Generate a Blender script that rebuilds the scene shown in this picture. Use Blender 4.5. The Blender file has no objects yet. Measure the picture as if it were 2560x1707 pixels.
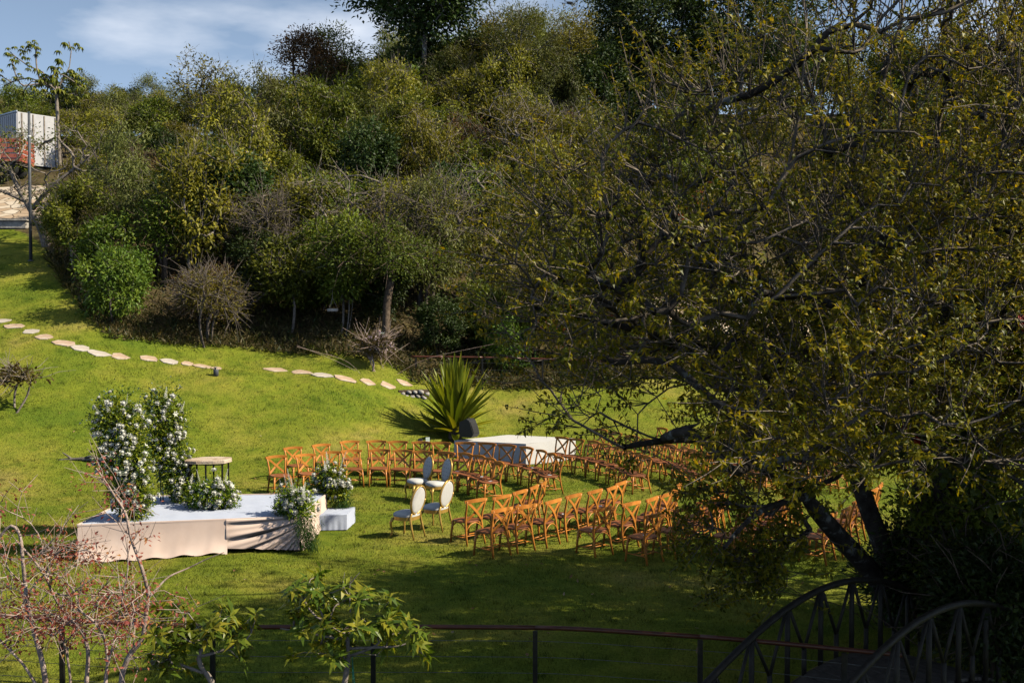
import bpy, math, random
import numpy as np
from mathutils import Vector, Matrix

# ------------------------------------------------------------------ camera, sky, sun, exposure
SC = bpy.context.scene
COL = SC.collection
CAMH = 4.5
PITCH = math.radians(1.53)
FOC = 1.0                       # focal length / image width
SUN_AZ = math.radians(-11)       # measured from +X towards +Y
SUN_EL = math.radians(40)

cam_d = bpy.data.cameras.new('camera')
cam_d.sensor_width = 36.0
cam_d.lens = 36.0 * FOC
cam_d.clip_end = 600.0
cam_d.clip_start = 0.1
cam = bpy.data.objects.new('camera', cam_d)
COL.objects.link(cam)
cam.location = (0, 0, CAMH)
cam.rotation_euler = (math.pi / 2 - PITCH, 0, 0)
SC.camera = cam

world = bpy.data.worlds.new('World')
SC.world = world
world.use_nodes = True
_nt = world.node_tree
_bg = _nt.nodes['Background']
_bg.inputs[1].default_value = 0.050
_sky = _nt.nodes.new('ShaderNodeTexSky')
_sky.sky_type = 'NISHITA'
_sky.sun_disc = False
_sky.sun_elevation = SUN_EL
_sky.sun_rotation = math.pi / 2 - SUN_AZ
_sky.air_density = 1.0
_sky.dust_density = 0.05
_sky.ozone_density = 1.2
_tc = _nt.nodes.new('ShaderNodeTexCoord')
_mp = _nt.nodes.new('ShaderNodeMapping')
_mp.inputs['Scale'].default_value = (1.0, 1.0, 3.2)
_mp.inputs['Location'].default_value = (1.7, 0.4, 0.3)
_no = _nt.nodes.new('ShaderNodeTexNoise')
_no.inputs['Scale'].default_value = 2.3
_no.inputs['Detail'].default_value = 7.0
_no.inputs['Roughness'].default_value = 0.52
_cr = _nt.nodes.new('ShaderNodeValToRGB')
_cr.color_ramp.elements[0].position = 0.55
_cr.color_ramp.elements[0].color = (0.0, 0.0, 0.0, 1)
_cr.color_ramp.elements[1].position = 0.76
_cr.color_ramp.elements[1].color = (1, 1, 1, 1)
_mx = _nt.nodes.new('ShaderNodeMix')
_mx.data_type = 'RGBA'
_mx.inputs['B'].default_value = (8.8, 12.0, 17.2, 1)
L = _nt.links.new
L(_tc.outputs['Generated'], _mp.inputs[0]); L(_mp.outputs[0], _no.inputs['Vector'])
# thin haze low over the horizon, the same all round
_sp = _nt.nodes.new('ShaderNodeSeparateXYZ'); L(_tc.outputs['Generated'], _sp.inputs[0])
_ab = _nt.nodes.new('ShaderNodeMath'); _ab.operation = 'ABSOLUTE'; L(_sp.outputs['Z'], _ab.inputs[0])
_ex = _nt.nodes.new('ShaderNodeMath'); _ex.operation = 'MULTIPLY'; _ex.inputs[1].default_value = -4.4; L(_ab.outputs[0], _ex.inputs[0])
_ep = _nt.nodes.new('ShaderNodeMath'); _ep.operation = 'EXPONENT'; L(_ex.outputs[0], _ep.inputs[0])
_hz = _nt.nodes.new('ShaderNodeMath'); _hz.operation = 'MULTIPLY_ADD'; _hz.inputs[1].default_value = 0.95; _hz.inputs[2].default_value = 0.0; _hz.use_clamp = True
L(_no.outputs['Fac'], _cr.inputs[0]); L(_ep.outputs[0], _hz.inputs[0]); L(_hz.outputs[0], _mx.inputs['Factor'])
_m2 = _nt.nodes.new('ShaderNodeMix'); _m2.data_type = 'RGBA'; _m2.inputs['B'].default_value = (15.0, 15.6, 16.8, 1)
L(_sky.outputs[0], _mx.inputs['A']); L(_mx.outputs['Result'], _m2.inputs['A']); L(_cr.outputs[0], _m2.inputs['Factor']); L(_m2.outputs['Result'], _bg.inputs[0])

sun_d = bpy.data.lights.new('sun', 'SUN')
sun_d.energy = 5.0
sun_d.angle = math.radians(0.53)
sun_d.color = (1.0, 0.91, 0.72)
sun = bpy.data.objects.new('sun', sun_d)
COL.objects.link(sun)
SUN_DIR = Vector((math.cos(SUN_EL) * math.cos(SUN_AZ), math.cos(SUN_EL) * math.sin(SUN_AZ), math.sin(SUN_EL)))
sun.rotation_euler = SUN_DIR.to_track_quat('Z', 'Y').to_euler()
sun.location = SUN_DIR * 60

SC.view_settings.view_transform = 'Standard'
SC.view_settings.look = 'None'
SC.view_settings.gamma = 1.0
SC.view_settings.exposure = 0.52
SC.view_settings.use_curve_mapping = False
SC.cycles.max_bounces = 5
SC.cycles.diffuse_bounces = 0
SC.cycles.glossy_bounces = 2
SC.cycles.transmission_bounces = 3
SC.cycles.transparent_max_bounces = 4
SC.cycles.use_denoising = True

rng = np.random.default_rng(7)
rnd = random.Random(11)

# ------------------------------------------------------------------ helpers
def put(o, parent=None):
    COL.objects.link(o)
    if parent is not None:
        o.parent = parent
    return o

def tag(o, label=None, cat=None, group=None, kind=None):
    if label: o['label'] = label
    if cat: o['category'] = cat
    if group: o['group'] = group
    if kind: o['kind'] = kind
    return o

def empty(name, loc=(0, 0, 0), rz=0.0, label=None, cat=None, group=None):
    o = bpy.data.objects.new(name, None)
    o.empty_display_size = 0.1
    put(o)
    o.location = loc
    o.rotation_euler = (0, 0, rz)
    return tag(o, label, cat, group)

def make_mesh(name, V, faces, mats=(), smooth=False, rndv=None, midx=None):
    """V (n,3); faces: list of int arrays (m,k)"""
    V = np.asarray(V, dtype=np.float32).reshape(-1, 3)
    fl = [np.asarray(f, dtype=np.int32) for f in faces if len(f)]
    me = bpy.data.meshes.new(name)
    me.vertices.add(len(V))
    me.vertices.foreach_set('co', V.ravel())
    tot = sum(f.size for f in fl)
    npoly = sum(len(f) for f in fl)
    idx = np.concatenate([f.ravel() for f in fl]) if fl else np.zeros(0, np.int32)
    starts = []
    s = 0
    for f in fl:
        starts.append(s + np.arange(len(f)) * f.shape[1])
        s += f.size
    me.loops.add(tot)
    me.loops.foreach_set('vertex_index', idx.astype(np.int32))
    me.polygons.add(npoly)
    me.polygons.foreach_set('loop_start', np.concatenate(starts).astype(np.int32))
    me.polygons.foreach_set('use_smooth', np.full(npoly, bool(smooth)))
    for m in mats:
        me.materials.append(m)
    if midx is not None:
        me.polygons.foreach_set('material_index', np.asarray(midx, dtype=np.int32))
    me.update(calc_edges=True)
    if rndv is not None:
        a = me.attributes.new('rnd', 'FLOAT', 'FACE')
        a.data.foreach_set('value', np.asarray(rndv, dtype=np.float32))
    return me

def obj(name, me, parent=None, loc=None):
    o = bpy.data.objects.new(name, me)
    put(o, parent)
    if loc is not None:
        o.location = loc
    return o

def norm(a):
    a = np.asarray(a, dtype=float)
    return a / np.maximum(np.linalg.norm(a, axis=-1, keepdims=True), 1e-9)

class MB:
    """collects shapes that become ONE mesh"""
    def __init__(self):
        self.v = []; self.f = {}; self.n = 0
    def add(self, V, faces):
        V = np.asarray(V, dtype=float).reshape(-1, 3)
        for f in faces:
            f = np.asarray(f, dtype=int)
            if f.size:
                self.f.setdefault(f.shape[1], []).append(f + self.n)
        self.v.append(V); self.n += len(V)
        return self
    def box(self, c, s, rz=0.0, rx=0.0, ry=0.0, taper=1.0, bev=0.0):
        hx, hy, hz = [q / 2 for q in s]
        if bev > 0:
            pts = []
            b = min(bev, hx, hy, hz)
            base = [(-hx + b, -hy), (hx - b, -hy), (hx, -hy + b), (hx, hy - b), (hx - b, hy), (-hx + b, hy), (-hx, hy - b), (-hx, -hy + b)]
            for z, k in ((-hz, 1 - b / max(hx, hy)), (-hz + b, 1), (hz - b, 1), (hz, 1 - b / max(hx, hy))):
                t = taper if z > 0 else 1.0
                for x, y in base:
                    sx = (abs(x) - (b if k < 1 else 0)) * (1 if x > 0 else -1)
                    sy = (abs(y) - (b if k < 1 else 0)) * (1 if y > 0 else -1)
                    pts.append((sx * t, sy * t, z))
            V = np.array(pts)
            q = []
            for r in range(3):
                for i in range(8):
                    j = (i + 1) % 8
                    q.append((r * 8 + i, r * 8 + j, r * 8 + 8 + j, r * 8 + 8 + i))
            F = [np.array(q), np.array([list(range(7, -1, -1)), list(range(24, 32))])]
        else:
            V = np.array([(x * (taper if z > 0 else 1), y * (taper if z > 0 else 1), z) for z in (-hz, hz) for x, y in ((-hx, -hy), (hx, -hy), (hx, hy), (-hx, hy))])
            F = [np.array([(3, 2, 1, 0), (4, 5, 6, 7), (0, 1, 5, 4), (1, 2, 6, 5), (2, 3, 7, 6), (3, 0, 4, 7)])]
        R = np.array(Matrix.Rotation(rz, 3, 'Z') @ Matrix.Rotation(ry, 3, 'Y') @ Matrix.Rotation(rx, 3, 'X'))
        self.add(V @ R.T + np.array(c), F)
        return self
    def tube(self, pts, r, sides=6, cap=True):
        V, F, caps = tube_arrays([np.asarray(pts, float)], [np.broadcast_to(np.asarray(r, float), (len(pts),))], sides)
        self.add(V, [F, caps] if cap else [F])
        return self
    def sweep(self, pts, w, h, up=(0, 0, 1)):
        """rectangular section: w across (side), h along up"""
        P = np.asarray(pts, float); n = len(P)
        T = norm(np.gradient(P, axis=0))
        U = np.broadcast_to(np.asarray(up, float), P.shape)
        S = norm(np.cross(T, U)); U = norm(np.cross(S, T))
        w = np.broadcast_to(np.asarray(w, float), (n,))[:, None] / 2
        h = np.broadcast_to(np.asarray(h, float), (n,))[:, None] / 2
        V = np.stack([P - S * w - U * h, P + S * w - U * h, P + S * w + U * h, P - S * w + U * h], 1).reshape(-1, 3)
        q = []
        for i in range(n - 1):
            for k in range(4):
                a = i * 4 + k; b = i * 4 + (k + 1) % 4
                q.append((a, b, b + 4, a + 4))
        q.append((3, 2, 1, 0)); e = (n - 1) * 4
        q.append((e, e + 1, e + 2, e + 3))
        self.add(V, [np.array(q)])
        return self
    def lathe(self, prof, sides=12, c=(0, 0, 0), sx=1.0, sy=1.0, M=None):
        """prof: list of (r,z)"""
        a = np.arange(sides) * 2 * math.pi / sides
        V = np.array([(r * math.cos(t) * sx, r * math.sin(t) * sy, z) for r, z in prof for t in a])
        if M is not None:
            V = V @ np.array(M).T
        V = V + np.array(c)
        q = []
        for i in range(len(prof) - 1):
            for k in range(sides):
                j = (k + 1) % sides
                q.append((i * sides + k, i * sides + j, (i + 1) * sides + j, (i + 1) * sides + k))
        caps = [list(range(sides - 1, -1, -1)), list(range((len(prof) - 1) * sides, len(prof) * sides))]
        self.add(V, [np.array(q), np.array(caps)])
        return self
    def prism(self, poly, z0, z1, inset=0.0):
        """poly ccw list of (x,y)"""
        P = np.asarray(poly, float); n = len(P)
        c = P.mean(0)
        rings = [(P, z0), (P, z1 - inset)] if inset else [(P, z0), (P, z1)]
        if inset:
            d = norm(P - c)
            rings.append((P - d * inset, z1))
        V = np.concatenate([np.column_stack([r, np.full(n, z)]) for r, z in rings])
        q = []
        for i in range(len(rings) - 1):
            for k in range(n):
                j = (k + 1) % n
                q.append((i * n + k, i * n + j, (i + 1) * n + j, (i + 1) * n + k))
        e = (len(rings) - 1) * n
        self.add(V, [np.array(q), np.array([list(range(n - 1, -1, -1)), list(range(e, e + n))])])
        return self
    def xform(self, M):
        M = np.array(M)
        self.v = [V @ M[:3, :3].T + M[:3, 3] for V in self.v]
        return self
    def mesh(self, name, mat, smooth=False, bevel=0):
        return make_mesh(name, np.concatenate(self.v), [np.concatenate(f) for f in self.f.values()], [mat] if mat else [], smooth)
    def build(self, name, mat, parent=None, smooth=False, loc=None):
        return obj(name, self.mesh(name, mat, smooth), parent, loc)

def tube_arrays(polys, radii, sides):
    V = []; F = []; C = []
    n0 = 0
    a = np.arange(sides) * 2 * math.pi / sides
    ca, sa = np.cos(a), np.sin(a)
    for P, r in zip(polys, radii):
        n = len(P)
        T = norm(np.gradient(P, axis=0)) if n > 1 else np.array([[0, 0, 1.0]])
        d = P[-1] - P[0]
        ref = np.eye(3)[np.argmin(np.abs(d))]
        U = norm(np.cross(T, ref)); W = np.cross(T, U)
        ring = P[:, None, :] + r[:, None, None] * (ca[None, :, None] * U[:, None, :] + sa[None, :, None] * W[:, None, :])
        V.append(ring.reshape(-1, 3))
        i = np.arange(n - 1)[:, None] * sides; k = np.arange(sides)[None, :]; k2 = (k + 1) % sides
        q = np.stack([i + k, i + k2, i + sides + k2, i + sides + k], -1).reshape(-1, 4) + n0
        F.append(q)
        C.append([list(range(n0 + sides - 1, n0 - 1, -1)), list(range(n0 + (n - 1) * sides, n0 + n * sides))])
        n0 += n * sides
    return np.concatenate(V), np.concatenate(F), np.array([c for cc in C for c in cc])

def tubes_mesh(name, polys, radii, sides, mat):
    """polys grouped by length for speed"""
    Vs, Fs = [], []
    n0 = 0
    groups = {}
    for P, r in zip(polys, radii):
        groups.setdefault(len(P), []).append((P, r))
    a = np.arange(sides) * 2 * math.pi / sides
    ca, sa = np.cos(a), np.sin(a)
    for n, items in groups.items():
        if n < 2: continue
        P = np.array([i[0] for i in items], float); R = np.array([i[1] for i in items], float)
        m = len(P)
        T = norm(np.gradient(P, axis=1))
        d = P[:, -1] - P[:, 0]
        ref = np.eye(3)[np.argmin(np.abs(d), axis=1)][:, None, :]
        U = norm(np.cross(T, ref)); W = np.cross(T, U)
        ring = P[:, :, None, :] + R[:, :, None, None] * (ca[None, None, :, None] * U[:, :, None, :] + sa[None, None, :, None] * W[:, :, None, :])
        Vs.append(ring.reshape(-1, 3))
        i = np.arange(n - 1)[:, None] * sides; k = np.arange(sides)[None, :]; k2 = (k + 1) % sides
        q = np.stack([i + k, i + k2, i + sides + k2, i + sides + k], -1).reshape(-1, 4)
        q = (q[None] + (np.arange(m) * n * sides)[:, None, None]).reshape(-1, 4) + n0
        Fs.append(q); n0 += m * n * sides
    return make_mesh(name, np.concatenate(Vs), [np.concatenate(Fs)], [mat], True)

def leaf_arrays(P, D, N, Ln, Wd, droop=0.15, fold=0.15):
    D = norm(D); S = norm(np.cross(D, N)); N = np.cross(S, D)
    Ln = np.asarray(Ln)[:, None]; Wd = np.asarray(Wd)[:, None]
    b = P
    l = P + D * Ln * 0.42 - S * Wd * 0.5 + N * Wd * fold
    r = P + D * Ln * 0.42 + S * Wd * 0.5 + N * Wd * fold
    m = P + D * Ln * 0.5
    t = P + D * Ln - N * Ln * droop
    V = np.stack([b, l, m, r, t], 1).reshape(-1, 3)
    k = np.arange(len(P))[:, None, None] * 5
    F = (np.array([[0, 2, 1], [0, 3, 2], [1, 2, 4], [2, 3, 4]])[None] + k).reshape(-1, 3)
    return V, F

def leaf_mesh(name, P, D, N, Ln, Wd, mat, droop=0.15, fold=0.15, r=None):
    V, F = leaf_arrays(P, D, N, Ln, Wd, droop, fold)
    rv = rng.random(len(P)) if r is None else r
    return make_mesh(name, V, [F], [mat], False, np.repeat(rv, 4))

def rdir(n, g=rng):
    return norm(g.normal(size=(n, 3)))

# ------------------------------------------------------------------ materials
def nodes_of(name):
    m = bpy.data.materials.new(name); m.use_nodes = True
    nt = m.node_tree
    return m, nt, nt.nodes['Principled BSDF'], nt.links.new

def ramp(nt, cols, pos=None):
    r = nt.nodes.new('ShaderNodeValToRGB')
    e = r.color_ramp.elements
    n = len(cols)
    while len(e) < n: e.new(0.5)
    for i, c in enumerate(cols):
        e[i].position = (i / (n - 1)) if pos is None else pos[i]
        e[i].color = (*c, 1)
    return r

def noise(nt, scale, detail=4, rough=0.55, coord='Object', dist=0.0):
    t = nt.nodes.new('ShaderNodeTexCoord'); n = nt.nodes.new('ShaderNodeTexNoise')
    n.inputs['Scale'].default_value = scale; n.inputs['Detail'].default_value = detail
    n.inputs['Roughness'].default_value = rough; n.inputs['Distortion'].default_value = dist
    nt.links.new(t.outputs[coord], n.inputs['Vector'])
    return n

def mat_noise(name, cols, scale=6, rough=0.6, metal=0.0, bump=0.0, bscale=None, pos=None, spec=0.4, detail=5, coord='Object'):
    m, nt, b, L = nodes_of(name)
    n = noise(nt, scale, detail, coord=coord)
    r = ramp(nt, cols, pos if pos else [0.3 + 0.4 * i / max(1, len(cols) - 1) for i in range(len(cols))])
    L(n.outputs['Fac'], r.inputs[0]); L(r.outputs[0], b.inputs['Base Color'])
    b.inputs['Roughness'].default_value = rough; b.inputs['Metallic'].default_value = metal
    b.inputs['Specular IOR Level'].default_value = spec
    if bump:
        n2 = noise(nt, bscale or scale * 4, 4, coord=coord)
        bp = nt.nodes.new('ShaderNodeBump'); bp.inputs['Strength'].default_value = bump; bp.inputs['Distance'].default_value = 0.02
        L(n2.outputs['Fac'], bp.inputs['Height']); L(bp.outputs[0], b.inputs['Normal'])
    return m

def mat_leaf(name, cols, trans=0.35, rough=0.45, spec=0.22, tcol=None, objvar=0.25, pos=None):
    """leaf colours picked per leaf from the face attribute, varied a little per plant"""
    m, nt, b, L = nodes_of(name)
    at = nt.nodes.new('ShaderNodeAttribute'); at.attribute_name = 'rnd'
    r = ramp(nt, cols, pos)
    L(at.outputs['Fac'], r.inputs[0])
    col = r.outputs[0]
    if objvar:
        oi = nt.nodes.new('ShaderNodeObjectInfo')
        hs = nt.nodes.new('ShaderNodeHueSaturation')
        mr = nt.nodes.new('ShaderNodeMapRange'); mr.inputs[3].default_value = 1 - objvar; mr.inputs[4].default_value = 1 + objvar
        mh = nt.nodes.new('ShaderNodeMapRange'); mh.inputs[3].default_value = 0.485; mh.inputs[4].default_value = 0.515
        L(oi.outputs['Random'], mr.inputs[0]); L(oi.outputs['Random'], mh.inputs[0])
        L(mr.outputs[0], hs.inputs['Value']); L(mh.outputs[0], hs.inputs['Hue']); L(col, hs.inputs['Color'])
        col = hs.outputs[0]
    L(col, b.inputs['Base Color'])
    b.inputs['Roughness'].default_value = rough
    b.inputs['Specular IOR Level'].default_value = spec
    if trans > 0:
        tr = nt.nodes.new('ShaderNodeBsdfTranslucent')
        mul = nt.nodes.new('ShaderNodeMix'); mul.data_type = 'RGBA'; mul.blend_type = 'MULTIPLY'
        mul.inputs['Factor'].default_value = 1.0
        mul.inputs['B'].default_value = (*(tcol or (1.5, 1.45, 0.5)), 1)
        L(col, mul.inputs['A']); L(mul.outputs['Result'], tr.inputs['Color'])
        mix = nt.nodes.new('ShaderNodeMixShader'); mix.inputs[0].default_value = trans
        out = nt.nodes['Material Output']
        L(b.outputs[0], mix.inputs[1]); L(tr.outputs[0], mix.inputs[2]); L(mix.outputs[0], out.inputs['Surface'])
    return m

def mat_bark(name, dark, light, lichen=None, scale=9):
    m, nt, b, L = nodes_of(name)
    n = noise(nt, scale, 6, 0.65); r = ramp(nt, [dark, light], [0.35, 0.7])
    L(n.outputs['Fac'], r.inputs[0]); col = r.outputs[0]
    if lichen:
        n2 = noise(nt, 5.0, 4, 0.6); r2 = ramp(nt, [(0, 0, 0), (1, 1, 1)], [0.56, 0.68])
        mx = nt.nodes.new('ShaderNodeMix'); mx.data_type = 'RGBA'; mx.inputs['B'].default_value = (*lichen, 1)
        L(n2.outputs['Fac'], r2.inputs[0]); L(r2.outputs[0], mx.inputs['Factor']); L(col, mx.inputs['A'])
        col = mx.outputs['Result']
    L(col, b.inputs['Base Color']); b.inputs['Roughness'].default_value = 0.85
    b.inputs['Specular IOR Level'].default_value = 0.2
    n3 = noise(nt, scale * 3, 5); bp = nt.nodes.new('ShaderNodeBump'); bp.inputs['Strength'].default_value = 0.5; bp.inputs['Distance'].default_value = 0.02
    L(n3.outputs['Fac'], bp.inputs['Height']); L(bp.outputs[0], b.inputs['Normal'])
    return m

MAT = {}
def vary(m, amt):
    """pieces of one material differ a little in tone"""
    nt = m.node_tree; b = nt.nodes['Principled BSDF']; src = b.inputs['Base Color'].links[0].from_socket
    oi = nt.nodes.new('ShaderNodeObjectInfo'); mr = nt.nodes.new('ShaderNodeMapRange'); hs = nt.nodes.new('ShaderNodeHueSaturation')
    mr.inputs[3].default_value = 1 - amt; mr.inputs[4].default_value = 1 + amt
    nt.links.new(oi.outputs['Random'], mr.inputs[0]); nt.links.new(mr.outputs[0], hs.inputs['Value'])
    nt.links.new(src, hs.inputs['Color']); nt.links.new(hs.outputs[0], b.inputs['Base Color'])
    return m
MAT['wood'] = mat_noise('honey_wood', [(0.46, 0.155, 0.024), (0.64, 0.255, 0.048)], 5, 0.38, spec=0.45, coord='Object')
MAT['seatwood'] = mat_noise('brown_seat_wood', [(0.20, 0.062, 0.024), (0.30, 0.105, 0.04)], 7, 0.45, bump=0.15, bscale=60)
vary(MAT['wood'], .16); vary(MAT['seatwood'], .2)
MAT['gold'] = mat_noise('gold_paint', [(0.42, 0.25, 0.055), (0.58, 0.37, 0.10)], 8, 0.35, metal=0.35)
MAT['upholstery'] = mat_noise('white_upholstery', [(0.56, 0.545, 0.52), (0.62, 0.605, 0.58)], 20, 0.8, bump=0.1, bscale=120)
MAT['white_cloth'] = mat_noise('white_cloth', [(0.465, 0.505, 0.63), (0.515, 0.555, 0.67)], 3, 0.9, bump=0.25, bscale=5)
MAT['beige_cloth'] = mat_noise('beige_cloth', [(0.77, 0.58, 0.48), (0.83, 0.645, 0.55)], 2.5, 0.85, bump=0.15, bscale=4)
MAT['warm_cloth'] = mat_noise('warm_white_cloth', [(0.56, 0.54, 0.52), (0.62, 0.60, 0.575)], 3, 0.9, bump=0.25, bscale=5)
MAT['stone_slab'] = mat_noise('rough_stone_slab', [(0.36, 0.25, 0.17), (0.56, 0.44, 0.33), (0.62, 0.52, 0.42)], 5, 0.85, bump=0.6, bscale=22)
MAT['black_metal'] = mat_noise('black_metal', [(0.012, 0.011, 0.011), (0.03, 0.028, 0.026)], 20, 0.5, metal=0.2)
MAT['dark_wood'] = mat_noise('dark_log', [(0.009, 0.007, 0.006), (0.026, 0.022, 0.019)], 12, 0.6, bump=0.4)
MAT['rail'] = mat_noise('rust_red_rail', [(0.06, 0.016, 0.009), (0.12, 0.036, 0.018)], 10, 0.42, spec=0.5)
MAT['steel'] = mat_noise('steel_cable', [(0.10, 0.11, 0.12), (0.22, 0.23, 0.24)], 30, 0.35, metal=0.8)
MAT['pole'] = mat_noise('grey_pole', [(0.05, 0.055, 0.065), (0.09, 0.095, 0.11)], 10, 0.5)
MAT['flagstone'] = mat_noise('peach_flagstone', [(0.36, 0.235, 0.15), (0.48, 0.35, 0.25), (0.55, 0.46, 0.37)], 2.3, 0.9, bump=0.5, bscale=14, coord='Object')
MAT['paleflag'] = mat_noise('pale_flagstone', [(0.40, 0.34, 0.28), (0.55, 0.49, 0.42)], 2.3, 0.9, bump=0.5, bscale=14)
MAT['rubble'] = mat_noise('rubble_stone', [(0.22, 0.20, 0.17), (0.52, 0.48, 0.43)], 4, 0.9, bump=0.6, bscale=15)
MAT['white_paint'] = mat_noise('white_paint', [(0.62, 0.62, 0.62), (0.74, 0.74, 0.73)], 3, 0.35)
MAT['silver_paint'] = mat_noise('silver_paint', [(0.34, 0.37, 0.42), (0.42, 0.45, 0.50)], 3, 0.3, metal=0.4)
MAT['glass_dark'] = mat_noise('dark_glass', [(0.012, 0.015, 0.018), (0.02, 0.024, 0.028)], 3, 0.06, spec=0.8)
MAT['rubber'] = mat_noise('black_rubber', [(0.012, 0.012, 0.012), (0.022, 0.022, 0.022)], 15, 0.8)
MAT['red_paint'] = mat_noise('faded_red_paint', [(0.34, 0.07, 0.045), (0.46, 0.14, 0.09)], 4, 0.5)
MAT['speaker'] = mat_noise('speaker_plastic', [(0.016, 0.016, 0.018), (0.028, 0.028, 0.03)], 40, 0.55)
MAT['soil'] = mat_noise('soil', [(0.06, 0.04, 0.025), (0.14, 0.10, 0.06)], 5, 0.95, bump=0.6)
MAT['card'] = mat_noise('pale_card', [(0.55, 0.66, 0.58), (0.70, 0.76, 0.70)], 9, 0.6)
MAT['paper'] = mat_noise('white_paper', [(0.72, 0.72, 0.72), (0.8, 0.8, 0.8)], 9, 0.7)
MAT['twine'] = mat_noise('green_twine', [(0.02, 0.14, 0.09), (0.03, 0.2, 0.13)], 9, 0.7)

MAT['bark_grey'] = mat_bark('grey_bark', (0.075, 0.062, 0.05), (0.22, 0.20, 0.17), (0.42, 0.42, 0.38))
MAT['bark_main'] = mat_bark('dark_bark_with_lichen', (0.028, 0.022, 0.018), (0.085, 0.072, 0.06), (0.26, 0.27, 0.24), 7)
MAT['twig_main'] = mat_bark('pale_twig', (0.10, 0.08, 0.062), (0.25, 0.205, 0.16))
MAT['twig_pale'] = mat_bark('weathered_twig', (0.16, 0.13, 0.105), (0.33, 0.28, 0.235))
MAT['twig_wood'] = mat_bark('wood_twig', (0.085, 0.068, 0.055), (0.20, 0.165, 0.135))
MAT['bark_brown'] = mat_bark('brown_bark', (0.06, 0.042, 0.03), (0.19, 0.14, 0.10))
MAT['bark_pink'] = mat_bark('pinkish_bark', (0.26, 0.18, 0.145), (0.52, 0.40, 0.34), (0.55, 0.47, 0.42), 14)

MAT['leaf_mid'] = mat_leaf('mid_green_leaf', [(0.045, 0.068, 0.008), (0.12, 0.148, 0.014), (0.24, 0.245, 0.024)], trans=0.25)
MAT['leaf_olive'] = mat_leaf('olive_leaf', [(0.08, 0.086, 0.009), (0.18, 0.165, 0.016), (0.33, 0.275, 0.028)], trans=0.25)
MAT['leaf_dark'] = mat_leaf('dark_green_leaf', [(0.014, 0.028, 0.007), (0.032, 0.055, 0.012), (0.065, 0.085, 0.02)], trans=0.2)
MAT['leaf_feather'] = mat_leaf('grey_green_leaf', [(0.075, 0.092, 0.022), (0.135, 0.15, 0.034), (0.21, 0.22, 0.06)], trans=0.22)
MAT['leaf_bright'] = mat_leaf('bright_green_leaf', [(0.05, 0.09, 0.010), (0.10, 0.15, 0.016), (0.19, 0.22, 0.022)], trans=0.25)
MAT['leaf_brown'] = mat_leaf('rusty_leaf', [(0.075, 0.05, 0.018), (0.14, 0.085, 0.028), (0.22, 0.10, 0.038)], trans=0.25, tcol=(1.4, 1.0, 0.5))
MAT['leaf_gold'] = mat_leaf('gold_green_leaf', [(0.032, 0.050, 0.005), (0.098, 0.110, 0.007), (0.22, 0.195, 0.010), (0.43, 0.315, 0.014)], trans=0.42, objvar=0, tcol=(1.7, 1.4, 0.3), rough=0.42, spec=0.2)
MAT['leaf_red'] = mat_leaf('maroon_leaf', [(0.18, 0.035, 0.03), (0.32, 0.085, 0.07), (0.42, 0.15, 0.10), (0.36, 0.20, 0.04)], trans=0.35, objvar=0, tcol=(1.5, 0.8, 0.6))
MAT['leaf_rhodo'] = mat_leaf('glossy_green_leaf', [(0.05, 0.085, 0.012), (0.10, 0.15, 0.018), (0.19, 0.21, 0.022), (0.30, 0.26, 0.03)], trans=0.35, objvar=0.1, rough=0.3)
MAT['leaf_agave'] = mat_leaf('agave_leaf', [(0.085, 0.125, 0.013), (0.18, 0.21, 0.018), (0.36, 0.33, 0.024)], trans=0.3, objvar=0, rough=0.4)
MAT['leaf_flower'] = mat_leaf('bouquet_leaf', [(0.03, 0.065, 0.012), (0.08, 0.14, 0.018), (0.26, 0.34, 0.03), (0.44, 0.46, 0.05)], trans=0.4, objvar=0.1)
MAT['leaf_euca'] = mat_leaf('blue_grey_leaf', [(0.06, 0.10, 0.09), (0.12, 0.17, 0.15), (0.19, 0.24, 0.21)], trans=0.15, objvar=0.1, tcol=(1, 1.1, 0.9))
MAT['leaf_fern'] = mat_leaf('fern_leaf', [(0.02, 0.055, 0.014), (0.04, 0.10, 0.02), (0.08, 0.15, 0.03)], trans=0.3, objvar=0.1)
MAT['leaf_cam'] = mat_leaf('big_dark_leaf', [(0.018, 0.035, 0.010), (0.045, 0.07, 0.016), (0.10, 0.12, 0.02)], trans=0.3, objvar=0)
MAT['leaf_orange'] = mat_leaf('orange_leaf', [(0.22, 0.045, 0.01), (0.36, 0.10, 0.015)], trans=0.3, objvar=0, tcol=(1.4, 0.8, 0.4))
MAT['red_leaf'] = mat_leaf('red_leaf', [(0.45, 0.015, 0.02), (0.6, 0.03, 0.03)], trans=0.3, objvar=0, tcol=(1.3, 0.5, 0.5))
MAT['petal'] = mat_leaf('white_petal', [(0.74, 0.72, 0.58), (0.82, 0.81, 0.72), (0.86, 0.86, 0.80)], trans=0.25, rough=0.7, spec=0.2, tcol=(1, 1, 0.9), objvar=0.05)
MAT['petal_pink'] = mat_leaf('pale_pink_petal', [(0.62, 0.42, 0.46), (0.72, 0.58, 0.6)], trans=0.25, rough=0.7, tcol=(1, 0.9, 0.9), objvar=0)
MAT['deadleaf'] = mat_leaf('dead_leaf', [(0.16, 0.08, 0.035), (0.28, 0.15, 0.07), (0.40, 0.30, 0.2)], trans=0.1, objvar=0)

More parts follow.
